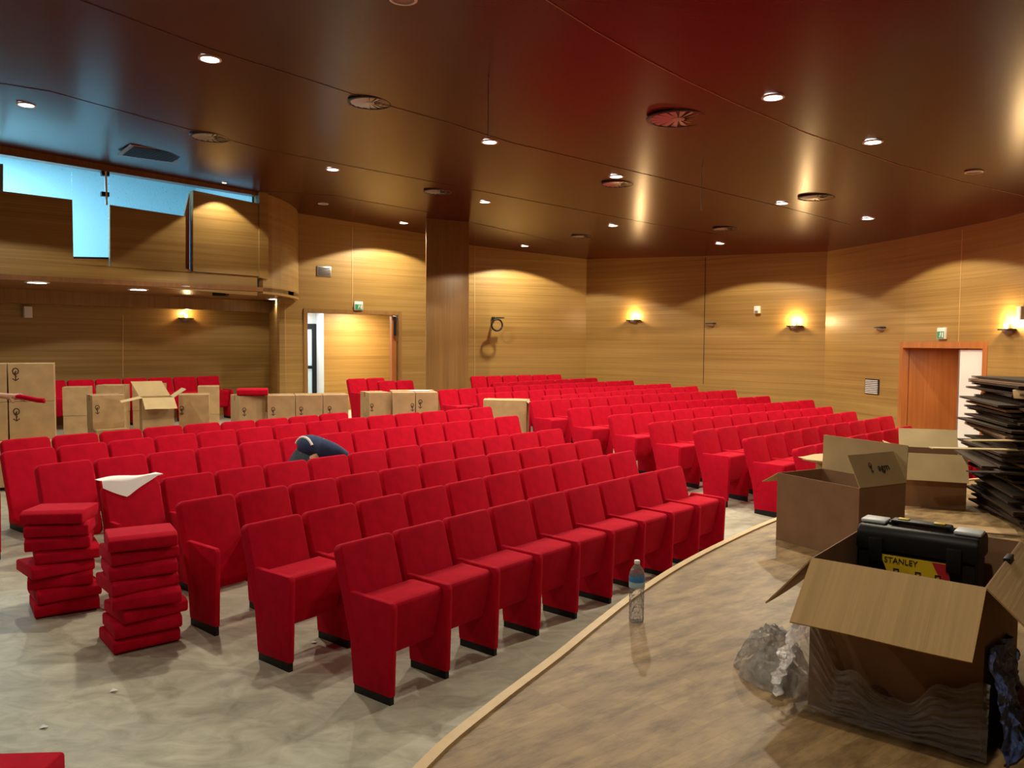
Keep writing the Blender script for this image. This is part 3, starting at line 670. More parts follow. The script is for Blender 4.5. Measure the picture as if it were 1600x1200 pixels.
# ------------------------------------------------------------------ cardboard boxes
def logo(parent, T, s=1.0):
    s *= .62
    g = MB(); r = .028*s
    pts = [(r*cos(a), .05*s+r*1.2*sin(a), 0) for a in [2*pi*k/14 for k in range(15)]]
    for a, b in zip(pts[:-1], pts[1:]): g.tube([a, b], .006*s, 4)
    g.tube([(0, .05*s, 0), (0, -.05*s, 0)], .006*s, 4); g.tube([(-.03*s, -.03*s, 0), (0, -.055*s, 0), (.03*s, -.03*s, 0)], .006*s, 4); g.tube([(.01*s, .05*s, 0), (-.02*s, .02*s, 0), (.01*s, -.01*s, 0)], .006*s, 4)
    o = g.build('printed_logo', M['ink'], parent); o.matrix_local = T @ Matrix.Diagonal((1, 1, .12, 1)); return o
def closed_box(loc, rz, w, d, h, label, grp, logos=((-.3, .1, 1.2),)):
    t = thing('cardboard_box', label, 'box', loc, rz, grp)
    g = MB(); g.box((-w/2, -d/2, 0), (w/2, d/2, h)); g.build('body', M['card'], t, bevel=.004, seg=1)
    g = MB(); g.box((-w/2+.002, -.03, h), (w/2-.002, .03, h+.002)); g.box((-w/2-.002, -.03, h-.08), (-w/2, .03, h)); g.build('tape', M['tape'], t)
    g = MB(); g.box((-w/2+.004, -.0015, h+.002), (w/2-.004, .0015, h+.0035)); g.build('lid_slit', M['inkblack'], t)
    for fx, fz, s in logos: logo(t, frame((fx*w, -d/2-.001, h*(.5+fz)), (1, 0, 0), (0, 0, 1)), s)
    return t
G1 = 'cardboard boxes stacked behind the left seats'
def cbx(px, ztop, w, d, h, rz, label, logos=((-.3, .1, 1.2),), zb=None):   # px: front left top corner
    p = onz(*px, ztop); T = Matrix.Rotation(rz, 3, 'Z'); c = p+T @ Vector((w/2, d/2, 0)); return closed_box((c.x, c.y, ztop-h), rz, w, d, h, label, G1, logos)
fb0 = .385
# tall pile at the far left: three levels of .5
Z1, Z2, Z3 = fb0+.5, fb0+1.0, fb0+1.5
Pt = onz(12, 568, 1.89); rzt = R(28); ut = Vector((cos(rzt), sin(rzt), 0)); vt = Vector((-ut.y, ut.x, 0))
for k, side_ in ((0, 'right'), (-1, 'left')):
    for lv, (z0, z1, nm_) in enumerate(((1.391, 1.89, 'topmost'), (.888, 1.388, 'middle'))):
        c_ = Pt+ut*(.535*k+.26)+vt*.22; closed_box((c_.x, c_.y, z0), rzt, .52, .44, z1-z0, '%s cardboard box in the %s column of the tall far left pile' % (nm_, side_), G1, ((-.34, .18-.05*lv, 1.9),) if k == 0 else ())
    c_ = Pt+ut*(.535*k+.28)+vt*.06; b0 = ff(c_.x, c_.y)+.004; closed_box((c_.x, c_.y, b0), rzt, .53, .80, .885-b0, 'lowest cardboard box in the %s column of the far left pile' % side_, G1, ())
# cluster with the open box: every upper box stands on a lower one
def pair(px, w, d, rz, label, logos=((-.3, .1, 1.2),), low=True, fwd=.0):
    t_ = cbx(px, 1.385, w, d, .5, R(rz), label, logos)
    if low:
        v_ = Vector((sin(R(rz)), -cos(R(rz)), 0)); l = t_.location+v_*fwd/2; b0 = ff(l.x, l.y)+.004
        closed_box((l.x, l.y, b0), R(rz), w-.01, d-.01+fwd, .884-b0, label.replace('cardboard box', 'bottom-layer cardboard box', 1), G1, ())
pair((144, 618), .44, .36, 40, 'cardboard box left of the open box, logo on its front', ((-.35, .05, 1.5),), fwd=.22)
pair((97, 605), .40, .36, 16, 'cardboard box at the left end of the second pile', ())
pair((150, 602), .46, .40, 10, 'cardboard box at the rear behind the open box', ())
pair((206, 600), .50, .40, 6, 'cardboard box at the rear behind the raised flap', ())
pair((279, 617), .43, .40, 20, 'cardboard box immediately right of the open box', ((-.40, .0, 1.5),), fwd=.1)
p = onz(222, 622, 1.385); rzo = R(30); uo = Vector((cos(rzo), sin(rzo), 0)); vo = Vector((-sin(rzo), cos(rzo), 0)); co_ = p+uo*.21+vo*.21
b0 = ff(co_.x, co_.y)+.004
closed_box((co_.x, co_.y, b0), rzo, .50, .50, .884-b0, 'low cardboard box directly beneath the small open box', G1, ())
open_cluster = (co_.x, co_.y, .886, rzo)
# long row of boxes in the middle
pair((309, 604), .36, .42, 20, 'cardboard box at the left end of the long row, dark gap beside it', ())
P0 = onz(373, 619, 1.385); rzm = R(18); um = Vector((cos(rzm), sin(rzm), 0))
for k, (w, lab, lg) in enumerate(((.40, 'cardboard box carrying the loose red cushion', -.30), (.40, 'cardboard box right of the cushion box', -.3), (.40, 'cardboard box in the middle of the long row', -.3), (.38, 'cardboard box left of the long row gap', -.25))):
    rk = R(34) if k == 0 else rzm; uk = Vector((cos(rk), sin(rk), 0)); c_ = P0+um*(.408*k)+uk*w/2+Vector((-uk.y, uk.x, 0))*.23; c_.z = 0; b0 = ff(c_.x, c_.y)+.004
    closed_box((c_.x, c_.y, .886), rk, w, .46, .5, lab, G1, ((lg, 0, 1.4),)); closed_box((c_.x, c_.y, b0), rk, w-.01, .45, .884-b0, lab.replace('cardboard box', 'bottom-layer cardboard box', 1), G1, ())
CB = P0+um*.20+Vector((-um.y, um.x, 0))*.2
P1 = onz(577, 614, 1.385); rze = R(12); ue = Vector((cos(rze), sin(rze), 0))
for k, (lab, lg) in enumerate((('cardboard box, first of the last three in the long row', ((-.38, .0, 1.4),)), ('cardboard box, middle one of the last three in the long row', ((.38, 0, 1.4),)), ('cardboard box at the right end of the long row, bulging side', ((-.3, .1, 1.6),)))):
    rk = R(27) if k == 0 else rze; dk = .5 if k == 0 else .8; uk = Vector((cos(rk), sin(rk), 0)); c_ = P1+ue*(.372*k)+uk*.18+Vector((-uk.y, uk.x, 0))*dk/2; c_.z = 0; b0 = ff(c_.x, c_.y)+.004
    closed_box((c_.x, c_.y, .886), rk, .36, dk, .5, lab, G1, lg); closed_box((c_.x, c_.y, b0), rk, .35, dk-.01, .884-b0, lab.replace('cardboard box', 'bottom-layer cardboard box', 1), G1, ())
PS = P1+ue*.85+Vector((-ue.y, ue.x, 0))*.45

# loose red cushion on a box and paper sheet on the end boxes
cushion((CB.x, CB.y, 1.3925), R(16), 'loose red cushion lying on a cardboard box in the long row', 'loose cushions stacked on the floor')
g = MB(); g.prism([(-.17, -.12, 0), (.17, -.12, 0), (.17, .12, 0), (-.17, .12, 0)], (0, 0, .003)); tag(g.build('paper_sheet', M['paper'], loc=(PS.x, PS.y, 1.3915), rotz=R(-15)), 'white paper sheet lying on the end boxes of the long row', 'paper')

def open_box(loc, rz, w, d, h, label, flaps, mat_='card', grp=None, th=.006, inside='card_in'):
    """flaps: dict side -> (angle, length, skew); angle 0 = flat outwards, 90 = upright, -60 = hanging"""
    t = thing('open_cardboard_box', label, 'box', loc, rz, grp)
    g = MB(); g.box((-w/2, -d/2, 0), (w/2, d/2, th)); g.box((-w/2, -d/2, th), (w/2, -d/2+th, h)); g.box((-w/2, d/2-th, th), (w/2, d/2, h))
    g.box((-w/2, -d/2+th, th), (-w/2+th, d/2-th, h)); g.box((w/2-th, -d/2+th, th), (w/2, d/2-th, h)); g.build('body', M[mat_], t)
    S = {'front': ((-w/2, -d/2), (w/2, -d/2), (0, -1)), 'back': ((w/2, d/2), (-w/2, d/2), (0, 1)), 'left': ((-w/2, d/2), (-w/2, -d/2), (-1, 0)), 'right': ((w/2, -d/2), (w/2, d/2), (1, 0))}
    for k, (ang, ln_, sk) in flaps.items():
        a, b, o_ = S[k]; a = Vector((*a, h)); b = Vector((*b, h)); dr = Vector((o_[0]*cos(R(ang)), o_[1]*cos(R(ang)), sin(R(ang))))*ln_
        u = (b-a).normalized(); g = MB(); nrm = u.cross(dr).normalized()*th
        nseg = 8; vs = []; fs = []
        for j in range(nseg+1):
            for i in range(nseg+1):
                p = a+(b-a)*(i/nseg)+dr*(j/nseg)+u*sk*(j/nseg)+nrm*(sin(i*.9+j*.3)*.5*(j/nseg)); vs.append(tuple(p))
        m_ = len(vs); vs += [tuple(Vector(v)+nrm) for v in vs]
        for j in range(nseg):
            for i in range(nseg):
                q0 = j*(nseg+1)+i; fs += [(q0, q0+1, q0+nseg+2, q0+nseg+1), (m_+q0+nseg+1, m_+q0+nseg+2, m_+q0+1, m_+q0)]
        for i in range(nseg):
            fs += [(m_+i, m_+i+1, i+1, i), (nseg*(nseg+1)+i, nseg*(nseg+1)+i+1, m_+nseg*(nseg+1)+i+1, m_+nseg*(nseg+1)+i)]
            r0 = i*(nseg+1); r1 = r0+nseg+1; fs += [(r0, r1, m_+r1, m_+r0), (m_+r0+nseg, m_+r1+nseg, r1+nseg, r0+nseg)]
        g.add(vs, fs); g.build('flap', M[inside], t)
    return t
# the open box in the rear cluster
open_box(open_cluster[:3], open_cluster[3], .42, .42, .5, 'small open cardboard box with raised pale flaps behind the left seats', {'front': (-38, .24, .02), 'left': (-12, .27, 0), 'right': (35, .2, 0), 'back': (58, .25, .1)}, grp=G1)
# open box between the two seat blocks
open_box((-.10, 14.35, ff(-.1, 14.3)+.004), R(-10), .78, .30, 1.17-ff(-.1, 14.3), 'tall open cardboard box standing in the aisle between seat blocks', {'right': (-45, .25, .03), 'back': (5, .12, 0), 'front': (172, .13, 0)})
# middle box on the stage (large raised flap with print)
u = Vector((.35, -.655, 0)).normalized(); rz = math.atan2(u.y, u.x); L_ = Vector((2.05, 6.12, 0)); v = Vector((-u.y, u.x, 0)); ctr = L_+u*.37+v*.245
bx2 = open_box((ctr.x, ctr.y, STAGE+.001), rz, .74, .49, .515, 'open cardboard box on the stage edge with tall raised flaps', {'back': (88, .27, 0), 'right': (118, .24, 0), 'left': (-28, .20, -.02)}, mat_='card_brown', inside='card_in')
# print and tape on its right flap
T = frame((.37-.055, 0.0, .515+.11), (0, 1, 0), (-.42, 0, .9)); text('printed_name', 'agm', .075, M['inkblack'], bx2, frame((.37-.055+.008, .06, .515+.12), (0, 1, 0), (-.47, 0, .88)))
logo(bx2, frame((.37-.055+.010, -.07, .515+.12), (0, 1, 0), (-.47, 0, .88)), .8)
# box and pale flap behind it
pB = onz(1411, 790, STAGE); pC = onz(1490, 800, STAGE); u = (pC-pB); u.z = 0; u.normalize(); rz3 = math.atan2(u.y, u.x)+R(20); v = Vector((-sin(rz3), cos(rz3), 0)); uu = Vector((cos(rz3), sin(rz3), 0)); c = pB+uu*.26+v*.25
bx3 = open_box((c.x, c.y, STAGE+.001), rz3, .52, .5, .50, 'open cardboard box at the foot of the flattened cardboard stack', {'front': (-66, .26, 0), 'back': (60, .2, 0), 'left': (20, .16, 0)}, mat_='card_brown')
pD = onz(1262, 742, 1.05); open_box((3.02, 7.0, STAGE+.001), R(-52), .5, .40, .46, 'open cardboard box hidden behind the raised flap box, pale flap showing', {'front': (12, .22, 0), 'left': (8, .18, 0), 'back': (50, .2, 0)})
# flat loose cardboard and planks on the stage floor
g = MB(); g.box((-.35, -.12, 0), (.35, .12, .008)); p = onz(1510, 822, STAGE); tag(g.build('cardboard_offcut', M['card'], loc=(p.x-.05, p.y-.1, STAGE+.001), rotz=R(-25)), 'flat brown cardboard offcut on the stage before the stack', 'cardboard')
# foreground box
u = Vector((.775, -.632, 0)); v = Vector((.632, .775, 0)); FLc = Vector((1.245, 3.27, 0)); bw, bd, bh = .63, .90, .62
ctr = FLc+u*bw/2+v*bd/2; rz1 = math.atan2(u.y, u.x)
M['card_front'] = mat('corrugated_flap', (.50, .32, .14), .85, noise=.1, nscale=1.0, stretch=(60, 1, 1), bump=.35, bscale=1.0)
bx1 = open_box((ctr.x, ctr.y, STAGE+.001), rz1, bw, bd, bh, 'large open cardboard box in the foreground holding the black toolbox', {'front': (-40, .315, 0), 'left': (-50, .30, 0), 'right': (-42, .30, 0), 'back': (-70, .3, 0)}, mat_='card_brown', inside='card_front')
g = MB(); g.box((bw/2-.012, .02, bh-.07), (bw/2+.014, .12, bh+.012)); g.build('tape', M['black'], bx1, bevel=.004)
# packing film inside
def blob(name, m, seed, sx_, sy_, sz_, amp, sub=4, freq=5.0, flat=None):
    from mathutils import noise
    bm = bmesh.new(); bmesh.ops.create_icosphere(bm, subdivisions=sub, radius=1)
    for vv in bm.verts:
        d = noise.fractal(vv.co*freq+Vector((seed, seed*.7, 0)), .8, 2.2, 4) if amp < .3 else .55*(noise.ridged_multi_fractal(vv.co*freq+Vector((seed, seed*.7, 0)), .9, 2.1, 4, 1.0, 2.0)-1.3)
        c_ = vv.co*(1+amp*d); vv.co = Vector((c_.x*sx_, c_.y*sy_, c_.z*sz_))
        if flat is not None and vv.co.z < flat: vv.co.z = flat
    for f in bm.faces: f.smooth = True
    me = bpy.data.meshes.new(name); bm.to_mesh(me); bm.free(); me.materials.append(m)
    o_ = bpy.data.objects.new(name, me); C.objects.link(o_); return o_
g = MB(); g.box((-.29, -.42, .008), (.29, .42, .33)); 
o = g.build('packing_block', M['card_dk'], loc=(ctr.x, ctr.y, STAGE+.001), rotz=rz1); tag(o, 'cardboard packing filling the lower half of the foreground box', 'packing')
# toolbox
tb = thing('toolbox', 'black plastic toolbox with grey latches and yellow sticker inside the foreground box', 'toolbox', (1.885, 3.635, STAGE+.333), rz1)
TW, TD, TH = .50, .25, .36
g = MB(); pr = [(-TD/2+.02, 0), (TD/2-.02, 0), (TD/2, TH*.62), (-TD/2, TH*.62)]; g.prism([(-TW/2+.01, y, z) for y, z in pr], (TW-.02, 0, 0)); g.build('body', M['black'], tb, bevel=.012)
g = MB(); pr = [(-TD/2-.008, TH*.63), (TD/2+.008, TH*.63), (TD/2, TH*.86), (TD/2-.025, TH*.93), (-TD/2+.025, TH*.93), (-TD/2, TH*.86)]; g.prism([(-TW/2, y, z) for y, z in pr], (TW, 0, 0)); g.build('lid', M['black'], tb, bevel=.012)
g = MB(); g.box((-.125, -.035, TH*.95), (.125, .035, TH*1.0)); g.box((-.135, -.03, TH*.90), (-.105, .03, TH*.97)); g.box((.105, -.03, TH*.90), (.135, .03, TH*.97)); g.build('handle', M['black'], tb, bevel=.008)
for s in (-1, 1):
    g = MB(); g.box((s*.195-.055, -.06, TH*.93), (s*.195+.055, .045, TH*.93+.018)); g.build('lid_compartment', M['latch'], tb, bevel=.008)
    g = MB(); g.box((s*.16-.03, -TD/2-.022, TH*.50), (s*.16+.03, -TD/2-.004, TH*.80)); g.build('latch', M['black'], tb, bevel=.006)
for x in (-.075, .075):
    g = MB(); g.box((x-.024, -.018, TH*1.0), (x+.024, .012, TH*1.0+.006)); g.build('grip_insert', M['yellow'], tb, bevel=.003)
lb_ = MB(); lb_.prism([(-.14, -TD/2-.011, TH*.60), (.135, -TD/2-.011, TH*.60), (.155, -TD/2-.009, TH*.26), (-.09, -TD/2-.009, TH*.26)], (0, -.002, 0)); sk = lb_.build('sticker', M['yellow'], tb)
g = MB(); g.prism([(.075, -TD/2-.014, TH*.595), (.135, -TD/2-.014, TH*.595), (.155, -TD/2-.012, TH*.26), (.135, -TD/2-.012, TH*.26)], (0, -.001, 0)); g.build('red_stripe', M['redplastic'], sk)
text('lettering', 'STANLEY', .034, M['inkblack'], sk, frame((-.052, -TD/2-.0145, TH*.54), (1, 0, 0), (0, .05, 1)), .0008)
g = MB()
for x0 in (-.07, .02, .1):
    g.box((x0-.03, -TD/2-.0145, TH*.30), (x0+.03, -TD/2-.013, TH*.34)); g.box((x0-.012, -TD/2-.0145, TH*.34), (x0-.007, -TD/2-.013, TH*.44)); g.box((x0+.007, -TD/2-.0145, TH*.34), (x0+.012, -TD/2-.013, TH*.44)); g.box((x0-.012, -TD/2-.0145, TH*.43), (x0+.012, -TD/2-.013, TH*.445))
g.build('tool_pictograms', M['inkblack'], sk)
# film on the box
from mathutils import noise as mn
def sheet(name, m, fn_, nu=60, nv=26, smooth=True):
    g = MB(); 
    for j in range(nv+1):
        for i in range(nu+1): g.v.append(tuple(fn_(i/nu, j/nv)))
    for j in range(nv):
        for i in range(nu): a_ = j*(nu+1)+i; g.f.append((a_, a_+1, a_+nu+2, a_+nu+1)); g.m.append(0)
    return g.build(name, m, smooth=smooth, ang=180)
fx = thing('plastic_wrap', 'clear crumpled stretch film around the base of the foreground box', 'plastic film', (ctr.x, ctr.y, STAGE), rz1)
def f1(s, t):
    x = -bw/2-.02+(bw+.05)*s; hh = .12+.17*abs(s-.5)*2+(.16*max(0, .2-s)/.2)+.03*sin(s*23)*sin(s*7)
    w_ = (mn.ridged_multi_fractal(Vector((x*5+t*3, t*9, 1)), .9, 2, 3, 1, 2)-1.2)*.013; y = -bd/2-.045-.03*(1-t)+w_
    return Vector((x, y+.0, .006+t*hh+abs(w_)*.3))
o = sheet('front_film', M['film'], f1, 70, 30, False); o.parent = fx
def f2(s, t):
    y = -bd/2-.05+bd*.55*s; w_ = mn.fractal(Vector((y*8, t*10, 5)), .8, 2, 4)*.05
    return Vector((-bw/2-.04-.13*(1-t)*(1-abs(s-.4))+w_, y, .006+t*(.34+.1*sin(s*4))+abs(w_)*.2))
o = sheet('side_film', M['film'], f2, 50, 30, False); o.parent = fx
p = onz(1222, 1078, STAGE)
def heap(sd, H, rx, ry):
    def f(a, b):
        th = 2*pi*a; r = b; e = 1+.22*mn.noise(Vector((cos(th)*1.4, sin(th)*1.4, sd))); rd = mn.ridged_multi_fractal(Vector((r*cos(th)*2.2, r*sin(th)*2.2, sd)), .8, 2.1, 4, 1, 2)-1.1
        z = H*max(0, 1-r**2)**.8*(.9+.20*rd)+.004
        return Vector((rx*r*e*cos(th)*(1+.10*rd), ry*r*e*sin(th)*(1+.10*rd), max(.002, z)))
    return f
pb = thing('plastic_bag', 'crumpled clear plastic bag on the stage left of the foreground box', 'plastic bag', (p.x+.015, p.y+.17, STAGE+.001))
o = sheet('outer_film', M['film'], heap(3, .22, .16, .22), 64, 26, False); o.parent = pb
o = sheet('inner_film', M['film'], heap(8, .12, .11, .15), 48, 18, False); o.parent = pb
def f3(s_, t):
    y = -bd/2-.06+(bd*.75)*s_; rd = mn.ridged_multi_fractal(Vector((y*4, t*3, 9)), .9, 2.1, 4, 1, 2)-1.2
    return Vector((bw/2+.03+.09*(1-t)*(.6+.4*sin(s_*5))+.03*rd, y, .006+t*(.40-.12*s_)+.012*max(0, rd)))
o = sheet('blue_plastic_bag', M['filmblue'], f3, 60, 30, False); o.location = (ctr.x, ctr.y, STAGE); o.rotation_euler = (0, 0, rz1); tag(o, 'blue translucent plastic film against the right side of the foreground box', 'plastic film')

# stack of flattened cardboard
nS = 62; H_ = 1.22; base = Vector((5.0, 6.8, STAGE+.002)); z = base.z
for k in range(nS):
    th = H_/nS; w = random.uniform(.72, .9); d = random.uniform(.55, .68); rz = R(-14+random.uniform(-5, 5)); dx = random.uniform(-.06, .08) - (.03 if 20 < k < 42 else 0)+(.10 if k < 20 else 0)
    g = MB(); n_ = 10; sag1 = random.uniform(-.004, .012); ph = random.uniform(0, 6)
    for side in (0, 1):
        vs = []; 
        for j in range(2):
            for i in range(n_+1):
                x = -w+2*w*i/n_; e = (abs(x)/w)**3
                zz = .006*sin(ph+i*.9)*.3 - sag1*0 + (side*(th*.45)) + (.0028*e*random.uniform(.2, 1) if side else 0)
                vs.append((x, -d+2*d*j, zz))
        m_ = len(vs); vs += [(a, b, c_+th*.33) for a, b, c_ in vs]; fs = []
        for i in range(n_):
            fs += [(i, i+1, n_+2+i, n_+1+i), (m_+i, m_+n_+1+i, m_+n_+2+i, m_+i+1), (i, m_+i, m_+i+1, i+1), (n_+1+i, n_+2+i, m_+n_+2+i, m_+n_+1+i)]
        fs += [(0, n_+1, m_+n_+1, m_), (n_, m_+n_, m_+2*n_+1, 2*n_+1)]; g.add(vs, fs)
    o = g.build('flattened_box', M['card_brown'] if k % 11 == 5 else M['card_dk'], smooth=False, loc=(base.x+dx, base.y+random.uniform(-.05, .05), z), rotz=rz)
    tag(o, 'flattened shade-darkened cardboard box in the tall stack on the stage', 'cardboard', 'flattened boxes in the tall stack on the stage'); z += th
for i, (px, zz, ln_, rz, lab) in enumerate((((1475, 686), 1.36, .55, -8, 'long pale cardboard strip poking out left of the stack, upper'), ((1480, 676), 1.44, .35, 4, 'thin pale strip poking out of the stack above the doorway chairs'), ((1478, 731), 1.18, .3, -6, 'short dark strip poking from the middle of the stack'))):
    p = onz(*px, zz); p = Vector((4.0, 6.4, zz)) if i else Vector((3.98, 6.45, zz))
    g = MB(); g.box((-ln_, -.05, 0), (.25, .05, .008)); tag(g.build('cardboard_strip', M['card_in'] if i < 2 else M['card_dk'], loc=p, rotz=R(rz)), lab, 'cardboard')
g = MB(); g.box((-.16, -.12, 0), (.16, .12, .07)); o = g.build('small_cardboard_tray', M['card_in'], bevel=.003, loc=(4.25, 6.4, z-.11), rotz=R(15)); o.rotation_euler.y = R(-12); tag(o, 'pale folded cardboard piece near the top of the stack', 'cardboard')

# ------------------------------------------------------------------ bottle
b = thing('water_bottle', 'clear plastic water bottle with blue label standing on the stage edge', 'bottle', (.68, 4.25, STAGE+.001))
prof = [(.030, .002), (.038, .004), (.041, .02)]+[(.041-.0022*(k % 2), .03+k*.011) for k in range(14)]+[(.042, .19), (.042, .255), (.040, .268), (.030, .292), (.018, .308), (.0135, .314), (.0135, .322)]
g = MB(); g.lathe(prof, 28); g.build('bottle_body', M['bottle'], b)
g = MB(); g.lathe([(.0425, .192), (.0428, .193), (.0428, .222), (.0425, .223)], 28, cap=False); g.build('lower_label', M['label2'], b)
g = MB(); g.lathe([(.0425, .223), (.0429, .224), (.0429, .252), (.0425, .253)], 28, cap=False); g.build('upper_label', M['label'], b)
g = MB(); g.lathe([(.0145, .318), (.0155, .319), (.0155, .334), (.014, .336)], 20); g.build('cap', M['cap'], b)

# paper on the cushionless seat: drapes over the top of the back
s = seats['D', 0]; rz = s.rotation_euler.z
def pf(a, t):
    x = -.01+.52*a; L1 = t*.30
    back = Vector((x, .07-.03*(1-a), .955))
    if L1 < .10: p_ = Vector((x, .11-L1, .955+.012*sin(a*6)))
    else:
        k = (L1-.10)*max(.03, (1-abs(a-.36)*1.75))*.75; p_ = Vector((x, .0-.30*k-.012, .955-k*1.0+.006*sin(a*9+t*3)))
    return p_
o = sheet('paper_drape', M['paper'], pf, 20, 14); o.location = s.location; o.rotation_euler = (0, 0, rz); tag(o, 'white paper sheet draped over the back of a cushionless seat', 'paper')
for i, (x, y, lab) in enumerate(((68, 1141, 'tiny white paper scrap on the floor near the bottom left corner'), (490, 1009, 'small white paper scrap under the second row seat'), (178, 1087, 'tiny white scrap on the floor below the right cushion stack'))):
    p = onz(x, y, .004); g = MB(); g.add([(-.02, -.012, .002), (.018, -.016, .012), (.022, .012, .004), (-.012, .016, .014)], [(0, 1, 2, 3)]); tag(g.build('paper_scrap', M['paper'], loc=(p.x, p.y, ff(p.x, p.y)+.001)), lab, 'paper')


# ------------------------------------------------------------------ people
def skin_body(name, verts, edges, radii, m, parent, root=0, lv=2, k=1.0):
    radii = [(r*k if not isinstance(r, tuple) else (r[0]*k, r[1]*k)) for r in radii]
    me = bpy.data.meshes.new(name); me.from_pydata([tuple(v) for v in verts], edges, []); me.materials.append(m)
    o = bpy.data.objects.new(name, me); C.objects.link(o); o.parent = parent
    sk_ = o.modifiers.new('Skin', 'SKIN'); sk_.use_smooth_shade = True
    lay = me.skin_vertices[0] if me.skin_vertices else None
    if lay is None:
        bpy.context.view_layer.objects.active = o; bm = bmesh.new(); bm.from_mesh(me); bm.verts.layers.skin.verify(); bm.to_mesh(me); bm.free(); lay = me.skin_vertices[0]
    for i, r in enumerate(radii): lay.data[i].radius = (r, r) if not isinstance(r, tuple) else r; lay.data[i].use_root = (i == root)
    ss = o.modifiers.new('Sub', 'SUBSURF'); ss.levels = ss.render_levels = lv; return o
def human(t, J, shirt, trousers):
    """J: joint positions in the local frame of the person"""
    V = []; E = []; Rd = []
    def add(p, r, par=None):
        V.append(Vector(p)); Rd.append(r); i = len(V)-1
        if par is not None: E.append((par, i))
        return i
    pel = add(J['pelvis'], .13); sp_ = add(J['spine'], .125, pel); ch = add(J['chest'], .145, sp_); nk = add(J['neck'], .058, ch)
    hd = add(J['head'], (.082, .098), nk); tp = add(J['crown'], (.07, .08), hd)
    for s in ('l', 'r'):
        sh = add(J['sh'+s], .062, ch); el = add(J['el'+s], .044, sh); wr = add(J['wr'+s], .029, el)
        d = (V[wr]-V[el]).normalized(); side = J['pn'+s]; pa = add(V[wr]+d*.06, (.034, .026), wr)
        for k, (off, ln_) in enumerate(((-.03, .085), (-.01, .095), (.01, .09), (.03, .07))):
            k1 = add(V[pa]+d*.03+side*off, .0095, pa); dd = (d+J['cl'+s]*.6).normalized(); k2 = add(V[k1]+dd*ln_*.5, .0088, k1); add(V[k2]+(d+J['cl'+s]*1.6).normalized()*ln_*.5, .008, k2)
        th = add(V[wr]+d*.03-side*.045+J['cl'+s]*.01, .012, wr); add(V[th]+(d*.8-side*.3+J['cl'+s]*.6).normalized()*.045, .010, th)
        hp = add(J['hp'+s], .088, pel); kn = add(J['kn'+s], .058, hp); an = add(J['an'+s], .04, kn); fo = add(J['to'+s], .035, an)
    body = skin_body('body', V, E, Rd, M['skin'], t)
    # clothing
    def cloth(nm, ch_, m):
        vv = []; ee = []; rr = []
        idx = {}
        for a_, b_ in ch_:
            for kx in (a_, b_):
                if kx[0] not in idx: idx[kx[0]] = len(vv); vv.append(Vector(J[kx[0]]) if isinstance(kx[0], str) else Vector(kx[0])); rr.append(kx[1])
            ee.append((idx[a_[0]], idx[b_[0]]))
        return skin_body(nm, vv, ee, rr, m, t, k=1.16)
    cloth('shirt', [(('pelvis', .140), ('spine', .150)), (('spine', .150), ('chest', .165))]+[x for s in 'lr' for x in ((('chest', .165), ('sh'+s, .082)), (('sh'+s, .082), ('el'+s, .062)))]+[(('chest', .165), ('neck', .075))], shirt)
    cloth('trousers', [(('pelvis', .158), ('spine', .128))]+[x for s in 'lr' for x in ((('pelvis', .158), ('hp'+s, .125)), (('hp'+s, .125), ('kn'+s, .078)), (('kn'+s, .078), ('an'+s, .062)))], trousers)
    for s in 'lr': skin_body('shoe', [Vector(J['an'+s])+Vector((0, 0, -.045)), Vector(J['to'+s])+Vector((0, 0, .0)), ], [(0, 1)], [(.05, .045), (.048, .038)], M['black'], t)
    c_ = Vector(J['crown'])*.6+Vector(J['head'])*.4; g = MB(); hr = blob('hair', M['hair'], 2, .095, .1, .095, .05, 3, 3); hr.parent = t; hr.location = c_+(Vector(J['crown'])-Vector(J['head'])).normalized()*.03
    # face
    up = (Vector(J['crown'])-Vector(J['head'])).normalized(); fwd = J['face']; fwd = (fwd-up*fwd.dot(up)).normalized(); rt = fwd.cross(up); H0 = Vector(J['head'])
    g = MB()
    for s in (-1, 1): g.lathe([(.001, -.011), (.008, -.007), (.011, 0), (.008, .007), (.001, .011)], 10, T=Matrix.Translation(H0+fwd*.088+rt*.03*s+up*.02))
    g.build('eyes', M['white'], t)
    g = MB(); g.tube([H0+fwd*.093+up*.02, H0+fwd*.118-up*.022, H0+fwd*.092-up*.03], .011, 8); 
    for s in (-1, 1): g.lathe([(.001, -.03), (.012, -.02), (.014, .01), (.001, .028)], 8, T=Matrix.Translation(H0+rt*.085*s))
    g.tube([H0+fwd*.09-rt*.022-up*.055, H0+fwd*.094-up*.057, H0+fwd*.09+rt*.022-up*.055], .006, 6); g.build('facial_features', M['skin'], t)
    return body
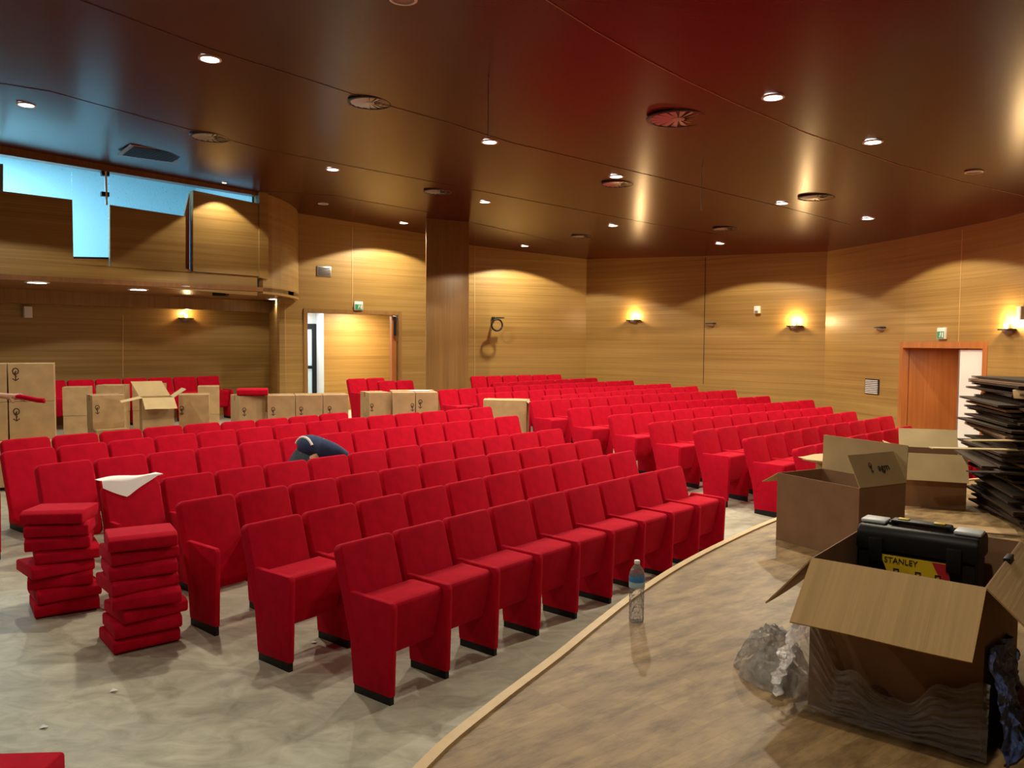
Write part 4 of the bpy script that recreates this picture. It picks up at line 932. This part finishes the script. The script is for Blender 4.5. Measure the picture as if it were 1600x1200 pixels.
# worker bent over between the rows (local x = towards his head)
px = onz(489, 700, 1.04); fz = ff(px.x, px.y); pz = fz
t = thing('person', 'person in a navy shirt bent forward between the seat rows, only the back showing', 'person', (px.x+.03, px.y-.02, fz), R(49))
Vv = Vector
J = dict(pelvis=Vv((-.19, 0, .88)), spine=Vv((-.04, 0, .93)), chest=Vv((.17, 0, .87)), neck=Vv((.30, 0, .74)), head=Vv((.35, 0, .62)), crown=Vv((.36, 0, .50)), face=Vv((.6, 0, -.3)),
 shl=Vv((.23, .15, .80)), ell=Vv((.28, .15, .50)), wrl=Vv((.33, .08, .26)), shr=Vv((.23, -.16, .80)), elr=Vv((.28, -.15, .50)), wrr=Vv((.33, -.08, .26)),
 pnl=Vv((1, 0, 0)), pnr=Vv((1, 0, 0)), cll=Vv((0, -1, 0)), clr=Vv((0, 1, 0)),
 hpl=Vv((-.15, .1, .74)), knl=Vv((-.02, .09, .42)), anl=Vv((-.12, .09, .09)), tol=Vv((.06, .09, .04)), hpr=Vv((-.15, -.1, .74)), knr=Vv((-.02, -.09, .42)), anr=Vv((-.12, -.09, .09)), tor=Vv((.06, -.09, .04)))
human(t, J, M['navy'], M['denim'])
g = MB(); pts = [(-.13-.01*k/4, .142*sin(-1.1+2.2*k/10), .905+.142*cos(-1.1+2.2*k/10)-.010) for k in range(11)]; g.tube(pts, .016, 8); g.build('white_shirt_hem', M['white'], t)
# worker at the far left: only forearm and hand reach into the photo
hx = onz(25, 620, 1.58); fz = ff(hx.x-1.0, hx.y)
t = thing('person', 'person mostly outside the left edge, forearm stretched out holding a red cloth', 'person', (hx.x-.86, hx.y, fz), 0)
hz = hx.z-fz
J = dict(pelvis=Vv((0, 0, .95)), spine=Vv((0, 0, 1.14)), chest=Vv((0, 0, 1.34)), neck=Vv((.01, 0, 1.50)), head=Vv((.03, 0, 1.62)), crown=Vv((.03, 0, 1.72)), face=Vv((1, 0, 0)),
 shr=Vv((.02, -.19, 1.40)), elr=Vv((.40, -.16, hz+.04)), wrr=Vv((.80, -.02, hz+.01)), shl=Vv((-.02, .19, 1.40)), ell=Vv((.0, .26, 1.12)), wrl=Vv((.08, .25, .88)),
 pnl=Vv((1, 0, 0)), pnr=Vv((0, .35, .9)), cll=Vv((0, -1, 0)), clr=Vv((0, -.6, -.4)),
 hpl=Vv((0, .1, .88)), knl=Vv((.02, .11, .48)), anl=Vv((0, .11, .09)), tol=Vv((.16, .12, .04)), hpr=Vv((0, -.1, .88)), knr=Vv((.02, -.11, .48)), anr=Vv((0, -.11, .09)), tor=Vv((.16, -.12, .04)))
human(t, J, M['navy'], M['denim'])
g = MB(); pts = [(0, 0, 0), (.08, -.01, .006), (.17, -.01, -.012), (.25, 0, -.03), (.32, .01, -.036)]
for a_, r in ((0, .022), (.014, .02)): g.tube([(x, y+a_, z_-a_) for x, y, z_ in pts], r, 10)
tag(g.build('red_cloth', M['red'], loc=(hx.x-.02, hx.y, hx.z+.0), bevel=0), 'rolled red cloth held in the outstretched hand at far left', 'cloth')

# ------------------------------------------------------------------ camera, world, view
cam = bpy.data.cameras.new('camera'); co = bpy.data.objects.new('camera', cam); C.objects.link(co)
cam.sensor_width = 36; cam.lens = F*36/1600; cam.clip_start = .05; cam.clip_end = 100
co.location = (0, 0, CAMZ); co.rotation_mode = 'QUATERNION'
q0 = Matrix.Rotation(pi/2-PIT, 4, 'X') @ Matrix.Rotation(ROL, 4, 'Z'); co.rotation_quaternion = q0.to_quaternion()
S_ = bpy.context.scene; S_.camera = co
w = bpy.data.worlds.new('world'); w.use_nodes = True; w.node_tree.nodes['Background'].inputs[0].default_value = (.5, .6, .8, 1); w.node_tree.nodes['Background'].inputs[1].default_value = .02; S_.world = w
S_.view_settings.view_transform = 'Standard'; S_.view_settings.look = 'None'; S_.view_settings.exposure = 0; S_.view_settings.gamma = 1
S_.cycles.max_bounces = 8; S_.cycles.transparent_max_bounces = 16; S_.cycles.sample_clamp_indirect = 4
